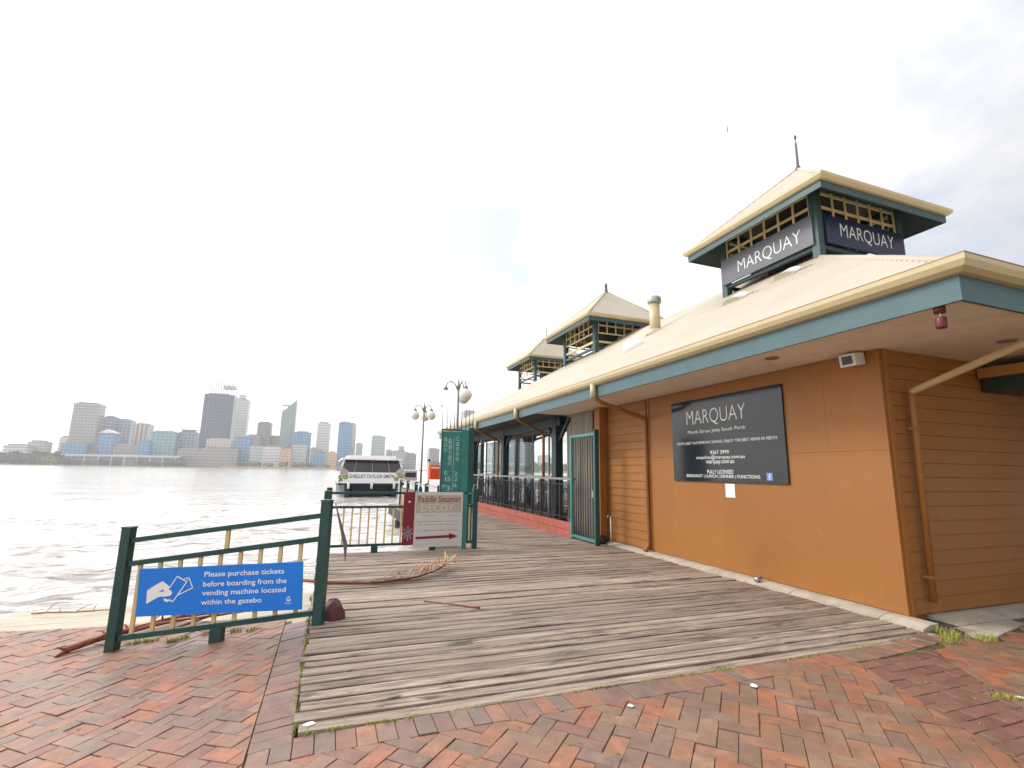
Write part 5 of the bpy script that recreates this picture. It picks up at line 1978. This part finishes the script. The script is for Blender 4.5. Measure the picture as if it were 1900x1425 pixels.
# channel marker pile out on the river
q = at(531, 874, 2, WATER_Z)
cm = thing('channel_marker', 'thin dark channel marker pile standing alone far out on the river', 'marker', (q.x, q.y, WATER_Z))
MB().tube([(q.x, q.y, -2), (q.x, q.y, 5.2)], 0.28, 8).build('pile', MAT['taupe'], cm)
MB().box(q.x - 0.6, q.x + 0.6, q.y - 0.35, q.y - 0.30, 3.6, 5.0).build('topmark', MAT['ink'], cm)
MB().box(q.x - 0.45, q.x + 0.45, q.y - 0.5, q.y + 0.5, 5.21, 6.1).build('lantern', MAT['ink'], cm)

# bird high over the roof
q = CAM + ray(1350, 238).normalized() * 60
bd = thing('bird', 'tiny grey bird banking high in the sky left of the cupola', 'bird', q)
rdv = ray(1350, 238).normalized()
MB().tube([q + rdv * -0.25, q + rdv * -0.1, q + rdv * 0.1, q + rdv * 0.24], [0.01, 0.05, 0.05, 0.01], 8).build('body', MAT['taupe'], bd, True)
for s in (-1, 1):
    MB().add([q - CR * 0.05 + V(0, 0, 0.02 * s), q + CR * 0.05 + V(0, 0, 0.02 * s), q + CR * 0.05 + V(0, 0.04, 0.28 * s), q + CR * 0.02 + V(0, 0.1, 0.50 * s), q - CR * 0.04 + V(0, 0.05, 0.26 * s), q + rdv * 0.03 + V(0, 0, 0.15 * s)],
             [(0, 1, 5), (1, 2, 5), (2, 4, 5), (4, 0, 5), (2, 3, 4)]).build('wing', MAT['taupe'], bd)

# ------------------------------------------------------------------ city skyline across the river
FC = {
    'grey': facade('warm_grey_concrete_tower', (0.34, 0.30, 0.29), (0.19, 0.165, 0.165), 7.0, 7.2, 0.5),
    'blue_grey': facade('blue_grey_glass_tower', (0.28, 0.33, 0.42), (0.10, 0.15, 0.26), 8.0, 7.6, 0.62),
    'brown': facade('brown_striped_tower', (0.50, 0.42, 0.39), (0.19, 0.13, 0.12), 9.0, 7.2, 0.5, vertical=True),
    'teal': facade('teal_glass_block', (0.20, 0.37, 0.38), (0.11, 0.25, 0.27), 9.0, 7.6, 0.72),
    'grey_teal': facade('grey_teal_glass_tower', (0.25, 0.31, 0.31), (0.16, 0.21, 0.22), 8.0, 7.6, 0.65),
    'slate': facade('dark_slate_glass_tower', (0.075, 0.09, 0.14), (0.030, 0.042, 0.080), 9.0, 8.0, 0.7, 0.3),
    'white': facade('white_stone_tower', (0.62, 0.60, 0.58), (0.36, 0.35, 0.37), 7.0, 7.2, 0.45),
    'blue': facade('clear_blue_glass_tower', (0.14, 0.31, 0.50), (0.06, 0.19, 0.37), 8.0, 7.6, 0.7),
    'pale': facade('pale_green_grey_tower', (0.46, 0.49, 0.47), (0.27, 0.32, 0.33), 7.0, 7.2, 0.55),
    'beige': facade('beige_block', (0.52, 0.46, 0.39), (0.28, 0.235, 0.21), 7.0, 6.8, 0.45),
    'orange': facade('apricot_block', (0.62, 0.39, 0.22), (0.40, 0.23, 0.13), 7.0, 6.8, 0.4),
    'purple': facade('mauve_grey_tower', (0.29, 0.25, 0.29), (0.155, 0.13, 0.165), 7.0, 7.2, 0.5),
    'pink': facade('pinkish_brick_block', (0.48, 0.34, 0.31), (0.28, 0.19, 0.175), 7.0, 6.8, 0.4),
}
CITY = 'city buildings across the river'


def tower(name, pxl, pxr, pyt, D, fc, label, depth=34, top='plain', cat='tower', base=868):
    """one building whose front stands on the plane y=D"""
    pm = (pyt + base) / 2
    l, r = at(pxl, pm, 1, D), at(pxr, pm, 1, D)
    zt = at((pxl + pxr) / 2, pyt, 1, D).z
    w = r.x - l.x
    t = thing(name, label, cat, ((l.x + r.x) / 2, D, 1.0), CITY)
    m = FC[fc]
    body = MB()
    if top == 'slant':
        z2 = zt - 0.36 * w * 1.1
        vs = [(l.x, D, 0.9), (r.x, D, 0.9), (r.x, D, zt), (l.x, D, zt - 36), (l.x, D + depth, 0.9), (r.x, D + depth, 0.9), (r.x, D + depth, zt), (l.x, D + depth, zt - 36)]
        body.add(vs, [(0, 1, 2, 3), (5, 4, 7, 6), (1, 5, 6, 2), (4, 0, 3, 7), (3, 2, 6, 7)])
    else:
        body.box(l.x, r.x, D, D + depth, 0.9, zt)
    body.build('wall', m, t)
    if top != 'slant':
        MB().box(l.x + 0.12 * w, r.x - 0.2 * w, D + 5, D + depth - 6, zt + 0.02, zt + 3.5).build('plant_room', FC['grey'], t)
        MB().box(l.x - 0.5, r.x + 0.5, D - 0.6, D + depth + 0.5, zt - 2.4, zt + 0.01).build('parapet', m, t)
    nbands = max(2, int((zt - 1) / 14))
    for k in range(1, nbands):
        z = 1 + (zt - 3) * k / nbands
        MB().box(l.x - 0.35, r.x + 0.35, D - 0.45, D + depth + 0.35, z, z + 0.9).build('floor_band', m, t)
    return t, l, r, zt


T = tower
T('low_block', 2, 48, 826, 1420, 'white', 'low pale block at the far left end of the skyline', cat='building')
T('low_block', 48, 80, 819, 1450, 'beige', 'low beige block behind the light green tree at far left', cat='building')
T('low_block', 106, 132, 811, 1500, 'white', 'pale block peeking out left of the tall grey slab tower', cat='building')
T('low_block', 110, 157, 822, 1380, 'blue', 'low blue windowed block in front of the tall grey slab tower', cat='building')
T('slab_tower', 127, 177, 748, 1440, 'grey', 'tall plain warm grey slab tower, leftmost of the skyline towers')
t, l, r, zt = T('glass_tower', 186, 206, 773, 1480, 'blue_grey', 'narrow dark blue grey tower with stepped top beside the slab tower')
T('glass_tower', 206, 238, 779, 1500, 'blue_grey', 'broader pale blue grey tower touching the narrow stepped one')
t, l, r, zt = T('gabled_block', 179, 208, 806, 1400, 'blue', 'blue glass block with a white peaked roof at the skyline left', cat='building')
MB().add([(l.x - 1, 1399, zt + 3.6), (r.x + 1, 1399, zt + 3.6), ((l.x + r.x) / 2, 1399, zt + 12), (l.x - 1, 1436, zt + 3.6), (r.x + 1, 1436, zt + 3.6), ((l.x + r.x) / 2, 1436, zt + 12)], [(0, 1, 2), (5, 4, 3), (1, 4, 5, 2), (3, 0, 2, 5), (0, 3, 4, 1)]).build('gable_roof', MAT['white'], t)
T('striped_tower', 243, 273, 787, 1460, 'brown', 'brown and white vertically striped tower left of the teal block')
T('low_block', 256, 276, 818, 1390, 'blue', 'small blue block at the foot of the striped tower', cat='building')
T('glass_block', 275, 324, 801, 1400, 'teal', 'wide teal glass block in the left half of the skyline', depth=50, cat='building')
t, l, r, zt = T('office_tower', 328, 361, 801, 1430, 'blue_grey', 'blue grey office tower with a reddish roof band')
MB().box(l.x + 2, r.x - 2, 1429, 1455, zt + 3.6, zt + 6).build('red_band', FC['pink'], t)
t, l, r, zt = T('slate_tower', 371, 428, 731, 1420, 'slate', 'tallest dark slate glass tower with an open white crown frame', depth=46)
for yq in (1424, 1462):
    crn = MB()
    for k in range(6):
        x = l.x + 3 + (r.x - l.x - 6) * k / 5
        crn.box(x - 0.7, x + 0.7, yq - 0.7, yq + 0.7, zt + 3.6, zt + 34)
    for z in (zt + 12, zt + 23, zt + 33):
        crn.box(l.x + 2, r.x - 2, yq - 1, yq + 0.2, z, z + 1.4)
    crn.build('crown_frame', MAT['galv'], t)
MB().box(l.x + (r.x - l.x) * 0.55, r.x - 3, 1432, 1456, zt + 18, zt + 26).build('crown_box', FC['white'], t)
t, l, r, zt = T('white_tower', 430, 456, 741, 1580, 'white', 'slender white stone tower right behind the tallest slate tower')
MB().box(l.x + 7, r.x - 12, 1585, 1605, zt + 3.6, zt + 16).build('setback', FC['white'], t)
T('low_block', 380, 426, 815, 1370, 'beige', 'low beige block at the foot of the tallest slate tower', cat='building')
T('low_block', 372, 440, 832, 1345, 'grey', 'long low grey terminal building at the foot of the slate tower', cat='building')
T('glass_block', 432, 463, 811, 1375, 'blue', 'mid height clear blue block right of the slate tower', cat='building')
t, l, r, zt = T('stepped_tower', 474, 500, 784, 1480, 'purple', 'brown mauve tower with stepped top left of the slanted tower')
T('low_block', 455, 480, 808, 1450, 'pink', 'pinkish block between the blue block and the stepped tower', cat='building')
T('low_block', 498, 520, 810, 1500, 'pink', 'pinkish block just left of the slanted tower', cat='building')
t, l, r, zt = T('slanted_tower', 519, 545, 741, 1450, 'grey_teal', 'slim grey teal tower with a sharply slanted top', top='slant')
MB().box(r.x + 0.05, r.x + 2.2, 1451, 1480, 0.9, zt + 4).build('white_fin', MAT['white'], t)
MB().tube([(r.x + 1, 1460, zt + 4), (r.x + 1, 1460, zt + 26)], [0.7, 0.3], 6).build('mast', MAT['galv'], t)
T('glass_block', 544, 575, 802, 1430, 'blue', 'broad blue block right of the slanted tower', cat='building')
T('low_block', 462, 488, 828, 1360, 'pale', 'pale low block left of the wide white block', cat='building')
T('low_block', 487, 521, 829, 1350, 'white', 'wide low white block under the slanted tower', cat='building')
T('low_block', 521, 540, 834, 1340, 'orange', 'small apricot block at the foot of the slanted tower', cat='building')
T('low_block', 540, 568, 826, 1350, 'pale', 'pale grey low block right of the small apricot one', cat='building')
T('pale_tower', 586, 611, 785, 1440, 'white', 'pale beige tower standing alone left of the blue tower')
T('low_block', 580, 602, 838, 1350, 'blue', 'small blue block at the foot of the pale beige tower', cat='building')
T('low_block', 608, 625, 840, 1345, 'orange', 'small apricot block at the foot of the clear blue tower', cat='building')
t, l, r, zt = T('blue_tower', 626, 652, 784, 1430, 'blue', 'clear blue glass tower above the left end of the ferry')
T('pale_tower', 650, 659, 787, 1490, 'white', 'thin white tower edge right behind the clear blue tower')
T('low_block', 660, 672, 824, 1440, 'pale', 'small pale block just right of the clear blue tower', cat='building')
t, l, r, zt = T('unfinished_tower', 689, 714, 810, 1450, 'pale', 'pale unfinished tower with two cranes above the ferry roof')
for s, x in ((-1, l.x + 3), (1, r.x - 4)):
    MB().box(x - 0.6, x + 0.6, 1452, 1453.2, zt, zt + 26).build('crane_mast', MAT['galv'], t)
    MB().bar((x - 4 * s, 1452.6, zt + 22), (x + 10 * s, 1452.6, zt + 44), 0.9, 0.9).build('crane_jib', MAT['galv'], t)
T('low_block', 716, 728, 836, 1480, 'white', 'tiny white block right of the unfinished tower', cat='building')
t, l, r, zt = T('pale_block', 727, 757, 838, 1460, 'pale', 'broad pale block with a raised middle above the ferry roof end', cat='building')
MB().box(l.x + (r.x - l.x) * 0.4, l.x + (r.x - l.x) * 0.75, 1464, 1485, zt + 3.6, zt + 16).build('raised_middle', FC['pale'], t)
T('low_tower', 757, 772, 842, 1430, 'purple', 'short mauve tower left of the farther lamp post')
T('low_tower', 796, 815, 833, 1440, 'purple', 'mauve tower above the orange red cabinet')
T('far_tower', 860, 883, 763, 1420, 'grey', 'grey tower seen between the spikes of the green screen')
T('low_block', 925, 1000, 815, 1480, 'pale', 'pale block glimpsed through the restaurant terrace', cat='building')
T('low_block', 575, 588, 832, 1420, 'beige', 'narrow beige block between the blue block and pale tower', cat='building')
T('low_block', 157, 180, 832, 1400, 'grey', 'low grey block between slab tower and gabled blue block', cat='building')
T('low_block', 208, 246, 826, 1390, 'grey', 'low warm grey block under the broader blue grey tower', cat='building')
T('low_block', 328, 375, 834, 1360, 'grey', 'low grey block under the office tower with reddish roof', cat='building')

cc = thing('convention_centre', 'long low grey riverside hall with a thin sweeping flat roof', 'building', (at(220, 850, 1, 1330).x, 1330, 1), CITY)
l, r = at(100, 850, 1, 1330), at(330, 850, 1, 1330)
z1 = at(220, 846, 1, 1330).z
MB().box(l.x + 25, r.x, 1332, 1362, 0.9, z1 - 3).build('wall', FC['grey'], cc)
MB().add([(l.x, 1324, z1 - 1), (r.x + 4, 1324, z1), (r.x + 4, 1366, z1 + 4), (l.x, 1366, z1 + 3), (l.x, 1324, z1 - 2.4), (r.x + 4, 1324, z1 - 2.6), (r.x + 4, 1366, z1 + 2), (l.x, 1366, z1 + 1)],
         [(0, 1, 2, 3), (7, 6, 5, 4), (0, 4, 5, 1), (1, 5, 6, 2), (2, 6, 7, 3), (3, 7, 4, 0)]).build('roof', MAT['galv'], cc)
for k in range(9):
    x = l.x + 30 + (r.x - l.x - 34) * k / 8
    MB().box(x - 0.8, x + 0.8, 1326, 1327.6, 0.9, z1 - 2.7).build('column', MAT['white'], cc)

# shoreline trees: one far-off mass of leaf clumps
def leaf_mass(name, mat, spots, label, seed):
    rr = np.random.default_rng(seed)
    V_, F_ = [], []
    for (x, y, rx, h, n) in spots:
        for _ in range(n):
            a, b2 = rr.uniform(0, 2 * np.pi), rr.uniform(-1, 1)
            r = rr.uniform(0.45, 1) ** 0.5
            c = np.array([x + rx * r * math.cos(a) * math.sqrt(1 - b2 * b2), y + rx * r * math.sin(a) * math.sqrt(1 - b2 * b2), 1 + h * (0.58 + 0.42 * r * b2)])
            d1 = rr.normal(size=3)
            d1 /= np.linalg.norm(d1)
            d2 = np.cross(d1, rr.normal(size=3))
            d2 /= np.linalg.norm(d2)
            s = rr.uniform(0.7, 1.7) * max(1.0, h / 9)
            k = len(V_)
            V_ += [tuple(c + s * d1), tuple(c + s * d2 * 0.7), tuple(c - s * d1), tuple(c - s * d2 * 0.7)]
            F_.append((k, k + 1, k + 2, k + 3))
        for _ in range(6):
            k = len(V_)
            V_ += [(x - 0.5, y, 0.5), (x + 0.5, y, 0.5), (x + 0.3, y, 1 + h * 0.6), (x - 0.3, y, 1 + h * 0.6)]
            F_.append((k, k + 1, k + 2, k + 3))
            x += rx * 0.2
    mb = MB().add(V_, F_)
    return mb.build(name, mat, None, kind='stuff', label=label, category='trees')


tr = random.Random(6)
spots = []
for _ in range(95):
    px_ = tr.choice((tr.uniform(-40, 115), tr.uniform(-60, 130), tr.uniform(100, 340), tr.uniform(700, 1100), tr.uniform(710, 1060), tr.uniform(440, 620)))
    yq = tr.uniform(1306, 1326)
    q = at(px_, 860, 1, yq)
    big = 1.0 if px_ < 120 or px_ > 690 else 0.55
    spots.append((q.x, yq, tr.uniform(8, 16) * (0.6 + 0.4 * big), tr.uniform(14, 27) * big, int(140 * (0.5 + 0.5 * big))))
leaf_mass('shoreline_trees', MAT['far_leaf'], spots, 'dark green belt of trees along the far river bank', 1)
spots = []
for px_ in (80, 90, 98):
    q = at(px_, 845, 1, 1305)
    spots.append((q.x, 1303, 9, 18, 150))
leaf_mass('light_trees', MAT['far_leaf_light'], spots, 'bright yellow green tree clump on the far left bank', 2)

# ------------------------------------------------------------------ haze over the river
hm = bpy.data.materials.new('river_haze')
hm.use_nodes = True
nt = hm.node_tree
nt.nodes.clear()
out = nt.nodes.new('ShaderNodeOutputMaterial')
pv = nt.nodes.new('ShaderNodeVolumePrincipled')
pv.inputs['Color'].default_value = (0.93, 0.95, 0.98, 1)
pv.inputs['Density'].default_value = 0.00017
pv.inputs['Anisotropy'].default_value = 0.3
nt.links.new(pv.outputs[0], out.inputs['Volume'])
MB().box(-1790, 1790, -310, 2650, -4.0, 300).build('haze', hm, None, kind='stuff')
